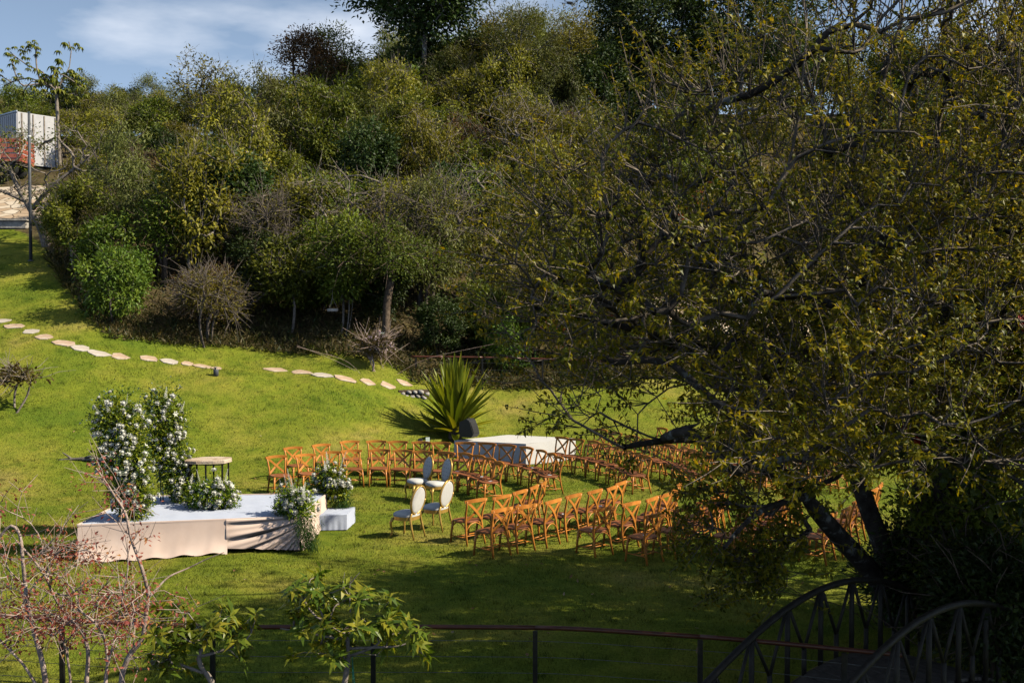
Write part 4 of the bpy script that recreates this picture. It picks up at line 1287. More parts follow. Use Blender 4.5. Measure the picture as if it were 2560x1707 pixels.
# ------------------------------------------------------------------ the big tree
def build_main_tree():
    bx, by = 5.75, 15.0
    bz = ground(bx, by)
    e = empty('big_spreading_tree', (bx, by, bz), 0, 'big spreading many-stemmed tree with golden-green leaves filling the right side', 'tree')
    O = np.array((bx, by, bz))
    g = np.random.default_rng(81)
    zl = np.array([2.2, 3.0, 3.6, 4.5, 5.5, 6.5, 7.0, 8.1, 8.8, 9.6, 10.6]); xl = np.array([1.6, .1, -.65, -.55, -.25, .15, .75, 2.4, 3.2, 3.9, 5.2])
    def P_(px, py, Y): 
        sx = min(1, max(0, (px - 1300) / 800))
        q = at(px, py, Y - (1 - sx) * 4.2); return (q.x, q.y, q.z)
    trunks = [
        smooth_poly([(5.75, 15.0, -.4), P_(2215, 1460, 14.6), P_(2090, 1335, 14.2), P_(1985, 1205, 13.8), P_(1880, 1150, 13.4)], 14),
        smooth_poly([(5.75, 15.05, -.4), P_(2235, 1440, 14.9), P_(2165, 1260, 14.8), P_(2105, 1080, 14.6), P_(2060, 900, 14.4), P_(2010, 700, 14.2)], 18),
        smooth_poly([(5.95, 15.1, -.4), P_(2300, 1400, 15.2), P_(2310, 1150, 15.3), P_(2260, 900, 15.4), P_(2230, 650, 15.3), P_(2260, 380, 15.0), P_(2300, 150, 14.8)], 22),
        smooth_poly([(6.1, 14.9, -.4), P_(2345, 1420, 14.6), P_(2360, 1150, 14.2), P_(2350, 900, 13.8), P_(2400, 600, 13.4), P_(2420, 300, 13.2)], 22),
        # boughs
        smooth_poly([P_(1985, 1205, 13.8), P_(1880, 1130, 13.2), P_(1750, 1092, 12.9), P_(1650, 1100, 12.8), P_(1560, 1118, 12.7)], 12),
        smooth_poly([P_(2105, 1080, 14.6), P_(1980, 960, 14.2), P_(1830, 900, 13.8), P_(1680, 850, 13.5), P_(1500, 800, 13.3), P_(1340, 770, 13.2)], 16),
        smooth_poly([P_(2060, 900, 14.4), P_(1900, 760, 14.2), P_(1750, 640, 14.2), P_(1600, 560, 14.0), P_(1440, 520, 13.8)], 15),
        smooth_poly([P_(2040, 800, 14.3), P_(1930, 560, 14.6), P_(1830, 380, 14.8), P_(1740, 240, 14.8)], 13),
        smooth_poly([P_(2240, 700, 15.3), P_(2120, 480, 15.3), P_(2040, 280, 15.2), P_(1980, 80, 15.0)], 13),
        smooth_poly([P_(2105, 1080, 14.6), P_(2180, 900, 13.9), P_(2200, 700, 13.3), P_(2150, 500, 12.9), P_(2120, 300, 12.7)], 14),
        smooth_poly([P_(2355, 1000, 14.0), P_(2460, 850, 13.4), P_(2560, 700, 13.0), P_(2660, 560, 12.8)], 11),
        smooth_poly([P_(2300, 1150, 15.3), P_(2150, 1010, 16.0), P_(1950, 850, 16.6), P_(1780, 740, 17.0), P_(1600, 680, 17.2)], 14),
        smooth_poly([P_(2250, 850, 15.4), P_(2330, 650, 16.4), P_(2420, 450, 17.0), P_(2480, 250, 17.4)], 12),
        smooth_poly([P_(2030, 1240, 13.9), P_(1930, 1260, 13.2), P_(1860, 1300, 12.8), P_(1810, 1370, 12.6)], 9),
        smooth_poly([P_(1750, 640, 14.2), P_(1640, 470, 13.6), P_(1540, 380, 13.2)], 9),
        smooth_poly([P_(1680, 870, 13.5), P_(1520, 760, 13.0), P_(1390, 690, 12.7)], 9),
    ]
    # targets inside the crown's outline; the crown opens where the low sun reaches the lawn, the stage and the shrubs
    T = []
    NT = 4300
    ts = math.cos(SUN_EL) / math.sin(SUN_EL)
    while len(T) < NT:
        m = 6000
        v = g.uniform(-.16, .40, m); u = g.uniform(-.07, .78, m)
        sx = np.clip((u + .04) / .36, 0, 1)
        yc = 9.1 + 4.2 * sx; hw = 1.5 + 3.7 * sx ** .8
        k = g.uniform(-1, 1, m)
        y = yc + k * hw
        x = u * y; z = CAMH + v * y
        left = np.interp(v, (zl - 4.5) / 14, xl / 14) + .016
        vlow = np.interp(u, [-.05, .04, .16, .26, .43, .8], [-.118, -.128, -.15, -.168, -.165, -.15])
        ok = (u > left + g.uniform(-.008, .035, m)) & (v > vlow) & (z < 11.5)
        pk = np.where((v < -.02) & (u < .055), .10, 1) * np.where((v < -.045) & (u < .2), .35, 1) * np.where((v < -.085) & (u < .22), .5, 1) * np.where(v < -.135, .6, 1) * np.where((v > -.02) | (u < .22), .72, 1.0) * np.where(u > .56, .45, 1)  * np.where(np.abs(k) > .4, 1, .6)
        shx = ts * math.cos(SUN_AZ); shy = -ts * math.sin(SUN_AZ)
        xs = x - shx * z; ys = y + shy * z
        lit = ((xs < -4.1) & (ys > 12.0)) | ((ys > 15.3 + (xs + 4.4) * .80) & (xs < -.2)) | ((ys > 19.2) & (xs < 3.5))
        xb = x - shx * (z - 2.0); yb = y + shy * (z - 2.0)
        shr = (xb > -4.4) & (xb < 0) & (yb > 6.6) & (yb < 8.8)
        pk = pk * np.where(lit, .035, 1) * np.where(shr, .05, 1) * np.where((xs > -4.1) & (xs < 4.5) & (ys > 11.8) & (ys < 19), 1, .62)
        # open gaps between the leafy boughs
        gap = np.sin(x * 2.1 + np.sin(z * 1.3)) * np.sin(y * 1.8 + .7) * np.sin(z * 2.3 + np.sin(x))
        pk = pk * np.where(gap < -.09, .10, 1)
        ok &= g.random(m) < pk
        T += list(np.column_stack([x, y, z])[ok])
    T = np.array(T[:NT])
    # the drooping branch low on the left of the stems
    m = 260
    D1 = np.column_stack([g.uniform(2.35, 3.75, m), g.uniform(12.3, 13.2, m), g.uniform(1.0, 2.35, m)])
    D1 = D1[(np.abs(D1[:, 0] - 3.05) < .2 + (D1[:, 2] - .85) * .52) & (np.sin(D1[:, 0] * 5.1 + D1[:, 2] * 3) * np.sin(D1[:, 2] * 6.2 - D1[:, 1] * 2) > -.05)][:105]
    T = np.concatenate([T, D1])
    T = T - O; tr = [t - O for t in trunks]
    tr_r = [(.17, .08), (.18, .06), (.20, .05), (.17, .05), (.10, .025), (.10, .02), (.09, .02), (.08, .02), (.08, .02), (.075, .02), (.07, .02), (.08, .02), (.07, .02), (.06, .02), (.05, .02), (.05, .02)]
    polys, radii, td, rad = grow(tr, T, seg=.28, r_tip=.0062, expo=2.35, seed=13, wob=.07, lift=.1, trunk_r=tr_r)
    A = [(p, r) for p, r in zip(polys, radii) if r.max() >= .03]; B = [(p, r) for p, r in zip(polys, radii) if r.max() < .03]
    obj('trunk', tubes_mesh('trunk', [a[0] for a in A], [a[1] for a in A], 9, MAT['bark_main']), e)
    axis = np.array((0.3, 0, 2.6))
    out = T - axis; out[:, 2] *= .8; out = norm(out)
    sp, sr = [], []
    LP, LD, LN = [], [], []
    nsh = 3
    for k in range(nsh):
        d = norm(out * .75 + td * .4 + g.normal(0, .34, T.shape) + np.array((-.18, 0, .30)))
        ln = g.uniform(.30, .70, len(T)) * (1.3 if k >= 3 else 1)
        bend = g.normal(0, .03, T.shape)
        b0 = T; mid = T + d * ln[:, None] * .5 + bend; tip = T + d * ln[:, None]
        for i in range(len(T)):
            sp.append(np.array([b0[i], mid[i], tip[i]])); sr.append(np.array([.006, .005, .0026]))
        if k >= 3: continue      # some shoots stay bare
        nl = 13
        for j in range(nl):
            t = .58 + .46 * j / (nl - 1)
            q = b0 * (1 - t) ** 2 + 2 * t * (1 - t) * mid + t * t * tip if t <= 1 else tip
            a = j * 2.4 + k
            # side vectors
            s1 = norm(np.cross(d, np.array((0.1, 0.2, 1.0)))); s2 = np.cross(s1, d)
            rad_ = s1 * math.cos(a) + s2 * math.sin(a)
            LP.append(q + g.normal(0, .012, T.shape)); LD.append(norm(d * .45 + rad_ * .8 + g.normal(0, .25, T.shape) + np.array((0, 0, -.18))))
            LN.append(norm(d * .7 + np.array((0, 0, .7)) + g.normal(0, .3, T.shape)))
    tubes = tubes_mesh('branches', [b[0] for b in B] + sp, [b[1] for b in B] + sr, 3, MAT['twig_main'])
    obj('branches', tubes, e)
    P = np.concatenate(LP); D = np.concatenate(LD); N = np.concatenate(LN)
    kp = g.random(len(P)) < .93
    P, D, N = P[kp], D[kp], N[kp]
    # leaves of one bough are of similar age: colour varies by bough as well as by leaf
    W = P + O
    bough = .5 + .5 * np.sin(W[:, 0] * 1.3 + np.sin(W[:, 2] * 1.1) * 1.5) * np.sin(W[:, 2] * 1.5 + W[:, 1])
    r = np.clip(g.random(len(P)) * .7 + bough * .3, 0, 1)
    fs = np.clip(W[:, 1] / 12.0, .72, 1.05)
    obj('crown', leaf_mesh('crown', P, D, N, g.uniform(.055, .098, len(P)) * fs * 1.05, g.uniform(.024, .037, len(P)) * fs * 1.2, MAT['leaf_gold'], .28, .12, r), e)
    # rust-coloured dying sprays
    OP, OD, ON = [], [], []
    for px, py, Y in ((1430, 835, 12.6), (1570, 845, 12.6), (1740, 525, 12.0), (1400, 820, 12.9)):
        c = np.array(at(px, py, Y)) - O
        m = 40
        OP.append(c + g.normal(0, .13, (m, 3))); OD.append(rdir(m, g)); ON.append(rdir(m, g))
    OP = np.concatenate(OP); n = len(OP)
    obj('rusty_spray', leaf_mesh('rusty_spray', OP, np.concatenate(OD), np.concatenate(ON), g.uniform(.07, .12, n), g.uniform(.02, .035, n), MAT['leaf_orange'], .2, .1), e)['kind'] = 'stuff'
build_main_tree()

def build_second_tree():
    b = gp(2440, 15.4)
    e = empty('lichen_spotted_tree', b, 0, 'upright dark tree trunk with lichen spots right of the big tree stems', 'tree')
    O = np.array(b); g = np.random.default_rng(91)
    tr = [smooth_poly([(0, 0, -.4), (.02, .0, 1.4), (-.08, .1, 2.8), (.1, 0, 4.4), (.25, .1, 6.2)], 16),
          smooth_poly([(-.05, .05, 2.6), (.7, -.3, 3.6), (1.4, -.3, 4.8)], 9), smooth_poly([(-.05, .08, 3.0), (-.6, .2, 4.2), (-.8, .2, 5.6)], 9)]
    T = shell_targets(260, 2.6, 2.2, 2.5, 5.6, g, inner=.3)
    polys, radii, td, _ = grow(tr, T, seg=.3, r_tip=.0065, expo=2.3, seed=8, wob=.08, trunk_r=[(.17, .06), (.07, .02), (.07, .02)])
    obj('trunk', tubes_mesh('trunk', polys, radii, 8, MAT['bark_main']), e)
    P, D, N, LL, WW = clumps(T, td, 46, .24, g, norm(T - np.array((0, 0, 4))), .10, .04)
    obj('crown', leaf_mesh('crown', P, D, N, LL, WW, MAT['leaf_mid'], .2, .15), e)
build_second_tree()

# big-leaved branch reaching in from the right edge, red leaves on it
def build_big_leaf_shrub():
    x0, y0 = 6.6, 11.0
    z0 = ground(x0, y0)
    e = empty('big_leaved_shrub', (x0, y0, z0), 0, 'big-leaved shrub with a few red leaves reaching in from the right edge', 'shrub')
    O = np.array((x0, y0, z0)); g = np.random.default_rng(95)
    def Q(px, py, Y): return np.array(at(px, py, Y)) - O
    T = [Q(*p) for p in ((2240, 1080, 11.3), (2290, 1110, 11.2), (2330, 1130, 11.2), (2380, 1120, 11.2), (2430, 1140, 11), (2480, 1110, 11), (2530, 1060, 11), (2500, 1190, 11), (2540, 1250, 10.8), (2440, 1190, 11), (2350, 1170, 11.2), (2550, 1000, 10.8), (2530, 930, 10.8), (2480, 980, 11), (2420, 1060, 11.1), (2590, 1120, 10.8), (2560, 800, 10.8), (2500, 860, 10.9), (2560, 1330, 10.8), (2460, 1270, 10.9))]
    T = np.array(T)
    tr = [smooth_poly([(0, 0, -.4), (.1, 0, 1.2), (.0, 0, 2.4), (-.1, 0, 3.6)], 12), smooth_poly([(.05, 0, 1.6), Q(2560, 1185, 11), Q(2400, 1120, 11.1)], 8)]
    polys, radii, td, _ = grow(tr, T, seg=.2, r_tip=.008, expo=2.3, seed=6, wob=.1)
    obj('trunk', tubes_mesh('trunk', polys, radii, 6, MAT['bark_grey']), e)
    P, D, N, LL, WW = clumps(T, td, 9, .09, g, td, .17, .085, droop_bias=.5)
    obj('crown', leaf_mesh('crown', P, D, N, LL, WW, MAT['leaf_cam'], .25, .12), e)
    for px, py, Y, s in ((2262, 1076, 11.2, .17), (2292, 1105, 11.15, .13), (2550, 802, 10.7, .14)):
        c = Q(px, py, Y)
        m = 3
        obj('red_leaf', leaf_mesh('red_leaf', c + g.normal(0, .02, (m, 3)) + np.array((0, 0, s * .5)), np.tile([.15, -.2, -1.0], (m, 1)) + g.normal(0, .2, (m, 3)), np.tile([-.2, -1.0, .2], (m, 1)), np.full(m, s), np.full(m, s * .6), MAT['red_leaf'], .1, .2), e)
build_big_leaf_shrub()

def dark_shrub(name, label, loc, H, R, leaf, seed, n=120, per=50, Ln=.1, Wd=.045, bark='bark_brown'):
    return special_tree(name, label, loc, H, R, leaf, bark, seed, n=n, per=per, Ln=Ln, Wd=Wd, zc_f=.55, rz_f=.45, stems=4, sig=.16, r_tip=.006, cat='shrub', base=-.2)
dark_shrub('leafy_shrub', 'dark leafy shrub between the big tree stems and the lichen trunk', gp(2370, 14.6), 2.3, .8, 'leaf_mid', 101)
dark_shrub('leafy_shrub', 'low dark shrub at the right edge beyond the bridge', gp(2530, 14.8), 1.5, .9, 'leaf_mid', 102, per=24)
dark_shrub('leafy_shrub', 'dark shrub in the bottom right corner beside the bridge', gp(2500, 12.6), 2.2, 1.0, 'leaf_dark', 103, per=90)
dark_shrub('leafy_shrub', 'dark shrub right behind the end of the bridge', gp(2290, 14.9), 1.5, .75, 'leaf_dark', 104, per=80)
dark_shrub('leafy_shrub', 'tall dark shrub at the right edge in front of the lichen trunk', gp(2490, 13.9), 2.6, .8, 'leaf_mid', 105, per=60)

# more trees to the right, just outside the view: their shade falls over the bridge
special_tree('shade_tree', 'tall leafy tree beyond the right edge shading the bridge', (10.4, 11.6, ground(10.4, 11.6)), 8.2, 3.0, 'leaf_mid', 'bark_brown', 141, n=260, per=50, Ln=.26, Wd=.13, sig=.36)

special_tree('shade_tree', 'second tall leafy tree beyond the right edge, over the bridge foot', (8.9, 9.6, ground(8.9, 9.6)), 6.5, 2.1, 'leaf_mid', 'bark_brown', 142, n=180, per=50, Ln=.22, Wd=.11, sig=.3)

# the wood going on over the crest of the hill, too far to tell its trees apart
def build_far_wood():
    g = np.random.default_rng(151)
    n = 22000
    y = g.uniform(73, 90, n); x = g.uniform(-.60, .58, n) * y
    lump = 2.3 + 1.0 * np.sin(x * .9 + y * .5) * np.sin(y * .8 - x * .3) + .7 * np.sin(x * 2.1) * np.sin(y * 1.7)
    h = np.clip(lump, .5, 4) * g.uniform(.15, 1, n) ** .6
    P = np.column_stack([x, y, gz(x, y) + h])
    me = leaf_mesh('far_wood', P, rdir(n, g), norm(g.normal(0, .6, (n, 3)) + np.array((0, 0, 1))), g.uniform(.28, .5, n), g.uniform(.12, .22, n), MAT['leaf_mid'], .2, .15)
    tag(obj('far_wood', me), 'far wood over the crest of the hill', 'wood', kind='stuff')
build_far_wood()

# ------------------------------------------------------------------ flower arrangements
def rose_mesh():
    P, D, N, LL, WW = [], [], [], [], []
    for ring, (n, tilt, ln) in enumerate(((5, .25, .050), (5, .75, .052), (4, 1.3, .045))):
        for k in range(n):
            a = 2 * math.pi * k / n + ring * .6
            P.append((math.cos(a) * .006, math.sin(a) * .006, -.012)); D.append((math.cos(a), math.sin(a), tilt)); N.append((-math.cos(a) * .8, -math.sin(a) * .8, 1)); LL.append(ln); WW.append(ln * 1.05)
    V, F = leaf_arrays(np.array(P), np.array(D), np.array(N), np.array(LL), np.array(WW), -.25, .12)
    m = MB().add(V, [F])
    m.lathe([(.001, -.016), (.022, -.004), (.026, .012), (.018, .028), (.004, .034)], 7)
    return m.mesh('rose', MAT['petal'])
def lily_mesh():
    P, D, N, LL, WW = [], [], [], [], []
    for k in range(6):
        a = 2 * math.pi * k / 6
        P.append((0, 0, 0)); D.append((math.cos(a), math.sin(a), .7)); N.append((-math.cos(a) * .6, -math.sin(a) * .6, 1)); LL.append(.078); WW.append(.03)
    V, F = leaf_arrays(np.array(P), np.array(D), np.array(N), np.array(LL), np.array(WW), .25, .1)
    m = MB().add(V, [F]); m.lathe([(.004, -.05), (.008, 0), (.003, .01)], 5)
    return m.mesh('lily', MAT['petal'])
def spike_mesh():
    P, D, N, LL, WW = [], [], [], [], []
    g = random.Random(2)
    for i in range(34):
        t = i / 33; a = i * 2.4; r = .020 * (1 - t * .75)
        P.append((math.cos(a) * r * .4, math.sin(a) * r * .4, .02 + .26 * t)); D.append((math.cos(a), math.sin(a), .5)); N.append((0, 0, 1)); LL.append(.042 * (1 - t * .65)); WW.append(.034 * (1 - t * .6))
    V, F = leaf_arrays(np.array(P), np.array(D), np.array(N), np.array(LL), np.array(WW), .2, .2)
    m = MB().add(V, [F]); m.tube([(0, 0, -.08), (0, 0, .28)], .003, 4)
    return m.mesh('snapdragon', MAT['petal'])
ROSE, LILY, SPIKE = rose_mesh(), lily_mesh(), spike_mesh()
for me in (ROSE, LILY, SPIKE):
    a = me.attributes.new('rnd', 'FLOAT', 'FACE'); a.data.foreach_set('value', np.random.default_rng(1).random(len(me.polygons)).astype(np.float32))

def arrangement(name, label, loc, spine, radii, seed, nfl, dens=1.0, stand=None, trail=None, spikes=4, lilies=4, out_bias=(0.25, -.75, .35)):
    """spine: list of local points, radii along it; foliage and blossoms wrapped round it"""
    g = np.random.default_rng(seed); gr = random.Random(seed)
    e = empty(name, loc, 0, label, 'flower arrangement', 'white flower arrangements of the ceremony')
    S = smooth_poly(spine, 24); Rr = np.interp(np.linspace(0, 1, 24), np.linspace(0, 1, len(radii)), radii)
    ln = np.linalg.norm(np.diff(S, axis=0), axis=1).sum()
    area = ln * Rr.mean() * 6.28
    def sample(n, k0, k1, bias=None):
        i = g.integers(0, 24, n); d = norm(g.normal(size=(n, 3)))
        if bias is not None:
            d = norm(d + np.array(bias))
        lump = 1 + .16 * np.sin(i * 1.1 + d[:, 0] * 3) + .1 * np.sin(d[:, 2] * 5 + i * .7)
        r = Rr[i] * g.uniform(k0, k1, n) * lump
        return S[i] + d * r[:, None], d
    n = int(area * 2300 * dens)
    P, d = sample(n, .35, 1.02)
    D = norm(d + g.normal(0, .6, (n, 3)) + np.array((0, 0, .15))); N = norm(d * .5 + g.normal(0, .5, (n, 3)) + np.array((0, 0, .6)))
    obj('greenery', leaf_mesh('greenery', P, D, N, g.uniform(.05, .12, n), g.uniform(.018, .042, n), MAT['leaf_flower'], .2, .15), e)['kind'] = 'stuff'
    n = int(area * 260 * dens); P, d = sample(n, .6, 1.2, (-.55, -.1, .1))
    obj('eucalyptus', leaf_mesh('eucalyptus', P, norm(d + g.normal(0, .5, (n, 3))), norm(g.normal(size=(n, 3)) + np.array((0, 0, .5))), g.uniform(.035, .06, n), g.uniform(.03, .045, n), MAT['leaf_euca'], .1, .1), e)['kind'] = 'stuff'
    # fern plumes: fine needles along arching stems
    FP, FD = [], []
    nplume = int(area * 26 * dens)
    P, d = sample(nplume, .6, .9, (.1, -.2, -.25))
    for i in range(nplume):
        L_ = gr.uniform(.14, .3); dr_ = norm(d[i] + g.normal(0, .3, 3) + np.array((0, 0, .1)))
        for k in range(26):
            t = k / 25
            q = P[i] + dr_ * L_ * t + np.array((0, 0, -.10 * t * t)); 
            FP.append(q); FD.append(norm(dr_ * .6 + g.normal(0, .7, 3)))
    FP = np.array(FP); n = len(FP)
    if n:
        obj('fern', leaf_mesh('fern', FP, np.array(FD), rdir(n, g), g.uniform(.03, .07, n), np.full(n, .006), MAT['leaf_fern'], .1, .1), e)['kind'] = 'stuff'
    if trail is not None:
        n = 1500; t = g.random(n) ** .8; tp = np.array(trail, float)
        c = tp[0] * (1 - t[:, None]) + tp[1] * t[:, None] + g.normal(0, 1, (n, 3)) * np.array((.13, .09, .06)) * (1 - .4 * t[:, None])
        obj('trailing_fern', leaf_mesh('trailing_fern', c, norm(g.normal(0, .45, (n, 3)) + np.array((0, 0, -.9))), rdir(n, g), g.uniform(.08, .18, n), g.uniform(.006, .012, n), MAT['leaf_fern'], .1, .1), e)['kind'] = 'stuff'
    P, d = sample(nfl, .92, 1.08, out_bias)
    for i in range(nfl):
        o = obj('rose', ROSE, e, Vector(P[i]))
        o.rotation_euler = Vector(norm(d[i] + np.array((0, 0, .3)) + g.normal(0, .25, 3))).to_track_quat('Z', 'Y').to_euler()
        s = gr.uniform(.9, 1.45); o.scale = (s, s, s)
    P, d = sample(spikes, .8, 1.0, (0, -.3, 1.3))
    for i in range(spikes):
        o = obj('snapdragon', SPIKE, e, Vector(P[i])); o.rotation_euler = Vector(norm(d[i] + np.array((0, 0, .8)))).to_track_quat('Z', 'Y').to_euler()
    P, d = sample(lilies, .95, 1.08, out_bias)
    for i in range(lilies):
        o = obj('lily', LILY, e, Vector(P[i])); o.rotation_euler = Vector(norm(d[i])).to_track_quat('Z', 'Y').to_euler()
    if stand:
        for x, y, h in stand:
            MB().tube([(x, y, 0.0), (x, y, h)], .012, 6).build('stand_rod', MAT['black_metal'], e)
    return e

arrangement('flower_column', 'tall column of white flowers and greenery at the left front of the stage', (-7.2, 19.12, ST_Z + .008),
            [(.12, 0, .16), (.05, 0, .6), (-.05, 0, 1.15), (-.16, .02, 1.75), (-.22, .05, 2.02)], [.32, .40, .47, .52, .45], 5, 175, stand=[(-.1, .05, 1.6), (.12, .05, 1.5), (0, -.1, 1.2)], spikes=12, lilies=5)
arrangement('flower_column', 'tall column of white flowers behind, beside the stone-topped table', (-7.12, 20.9, ST_Z + .008),
            [(.42, -.05, .18), (.26, 0, .5), (.06, 0, 1.0), (.02, 0, 1.6), (-.05, 0, 2.02)], [.30, .35, .41, .46, .41], 6, 140, stand=[(-.1, .05, 1.6), (.12, .05, 1.5), (0, -.1, 1.2)], spikes=10, lilies=5)
arrangement('flower_mound', 'low mound of white flowers on the stage in front of the table', (-5.95, 20.25, ST_Z + .008),
            [(-.30, 0, .13), (0, 0, .26), (.30, 0, .13)], [.24, .42, .24], 7, 60, spikes=4, lilies=4)
arrangement('flower_mound', 'white flowers spilling over the front right corner of the stage', (-4.15, 19.5, ST_Z + .008),
            [(-.22, .1, .10), (0, 0, .28), (.16, -.1, .12)], [.22, .38, .26], 8, 52, trail=[(.22, -.25, .0), (.36, -.36, -.55)], spikes=6, lilies=4)
arrangement('flower_mound', 'white flowers at the far right corner of the stage, before the chairs', (-3.95, 21.95, ST_Z + .008),
            [(-.12, .1, .12), (.02, 0, .36), (.26, -.05, .0)], [.24, .38, .28], 9, 58, trail=[(.26, -.1, -.1), (.36, -.1, -.5)], spikes=7, lilies=4)

# ------------------------------------------------------------------ big agave
def build_agave():
    Y = 32.7
    b = hit(1128, 1088)
    b = Vector(((1137 - 1280) / 2560 * Y, Y, ground((1137 - 1280) / 2560 * Y, Y)))
    e = empty('agave', b, 0, 'large spiky agave with long sword leaves behind the rows of chairs', 'plant')
    g = random.Random(17)
    MB().lathe([(.16, -.1), (.22, .1), (.2, .35), (.12, .6)], 10).build('stem', MAT['bark_brown'], e)
    N_ = 96
    for i in range(N_):
        t = (i + .5) / N_
        az = i * 2.39996
        el = math.radians(-4 + 94 * t ** .55 + g.uniform(-6, 6))
        L_ = (1.25 + .98 * min(1, t * 2.2)) * g.uniform(.85, 1.08)
        w = .25 * g.uniform(.85, 1.1)
        d = np.array((math.cos(az) * math.cos(el), math.sin(az) * math.cos(el), math.sin(el)))
        s = norm(np.cross(d, (0, 0, 1.0)) if abs(d[2]) < .98 else np.array((1.0, 0, 0))); nn = np.cross(s, d)
        rows = 7; V = []
        z0 = .2 + .35 * t
        for k in range(rows):
            u = k / (rows - 1)
            ww = w * (.45 + .62 * math.sin(math.pi * min(.98, .18 + u * .62))) * (1 - u ** 3.2) / 2
            p = np.array((0, 0, z0)) + d * (.08 + L_ * u) - np.array((0, 0, .16 * L_ * u * u * math.cos(el)))
            V += [p - s * ww + nn * ww * .35, p - nn * ww * .1, p + s * ww + nn * ww * .35]
        F = []
        for k in range(rows - 1):
            a = k * 3
            F += [(a, a + 1, a + 4, a + 3), (a + 1, a + 2, a + 5, a + 4)]
        me = make_mesh('leaf', V, [np.array(F)], [MAT['leaf_agave']], True, np.full(len(F), g.random() * .6 + (.4 if t < .2 else .2 * t)))
        obj('leaf', me, e)
build_agave()

MAT['leaf_bronze'] = mat_leaf('bronze_leaf', [(0.06, 0.035, 0.012), (0.10, 0.07, 0.02), (0.13, 0.12, 0.025)], trans=.3, objvar=0)
# small green rosette, pink-flowering shrub, sapling
def build_small_plants():
    p = hit(775, 885)
    e = empty('grass_tuft', p, 0, 'small tuft of sword leaves at the edge of the wood', 'plant')
    g = np.random.default_rng(3); n = 40
    D = norm(np.column_stack([g.normal(0, .5, (n, 2)), g.uniform(.5, 1.2, n)]))
    obj('leaves', leaf_mesh('leaves', np.zeros((n, 3)), D, rdir(n, g), g.uniform(.25, .45, n), np.full(n, .035), MAT['leaf_bright'], .2, .1), e)
    p = hit(940, 930)
    e = special_tree('pink_flowering_shrub', 'small pale shrub with pink blossoms beside the stepping stones', p, 1.45, .62, 'leaf_bronze', 'bark_pink', 111, n=90, per=46, Ln=.085, Wd=.03, zc_f=.66, rz_f=.34, stems=6, sig=.09, r_tip=.005, twigs=1, cat='shrub', base=-.1)
    T = shell_targets(70, .62, .62, .5, .98, g, inner=.7)
    P = np.repeat(T, 5, 0) + g.normal(0, .02, (350, 3))
    obj('blossoms', leaf_mesh('blossoms', P, rdir(350, g), rdir(350, g), np.full(350, .075), np.full(350, .06), MAT['petal_pink'], .1, .2), e)
    p = hit(37, 1032)
    special_tree('young_tree', 'young tree with bronze leaves and thin stem on the lawn at left edge', p, 1.42, .85, 'leaf_bronze', 'twig_pale', 112, n=70, per=9, Ln=.15, Wd=.075, zc_f=.76, rz_f=.22, stems=2, sig=.10, r_tip=.006, twigs=1, base=-.1)
build_small_plants()

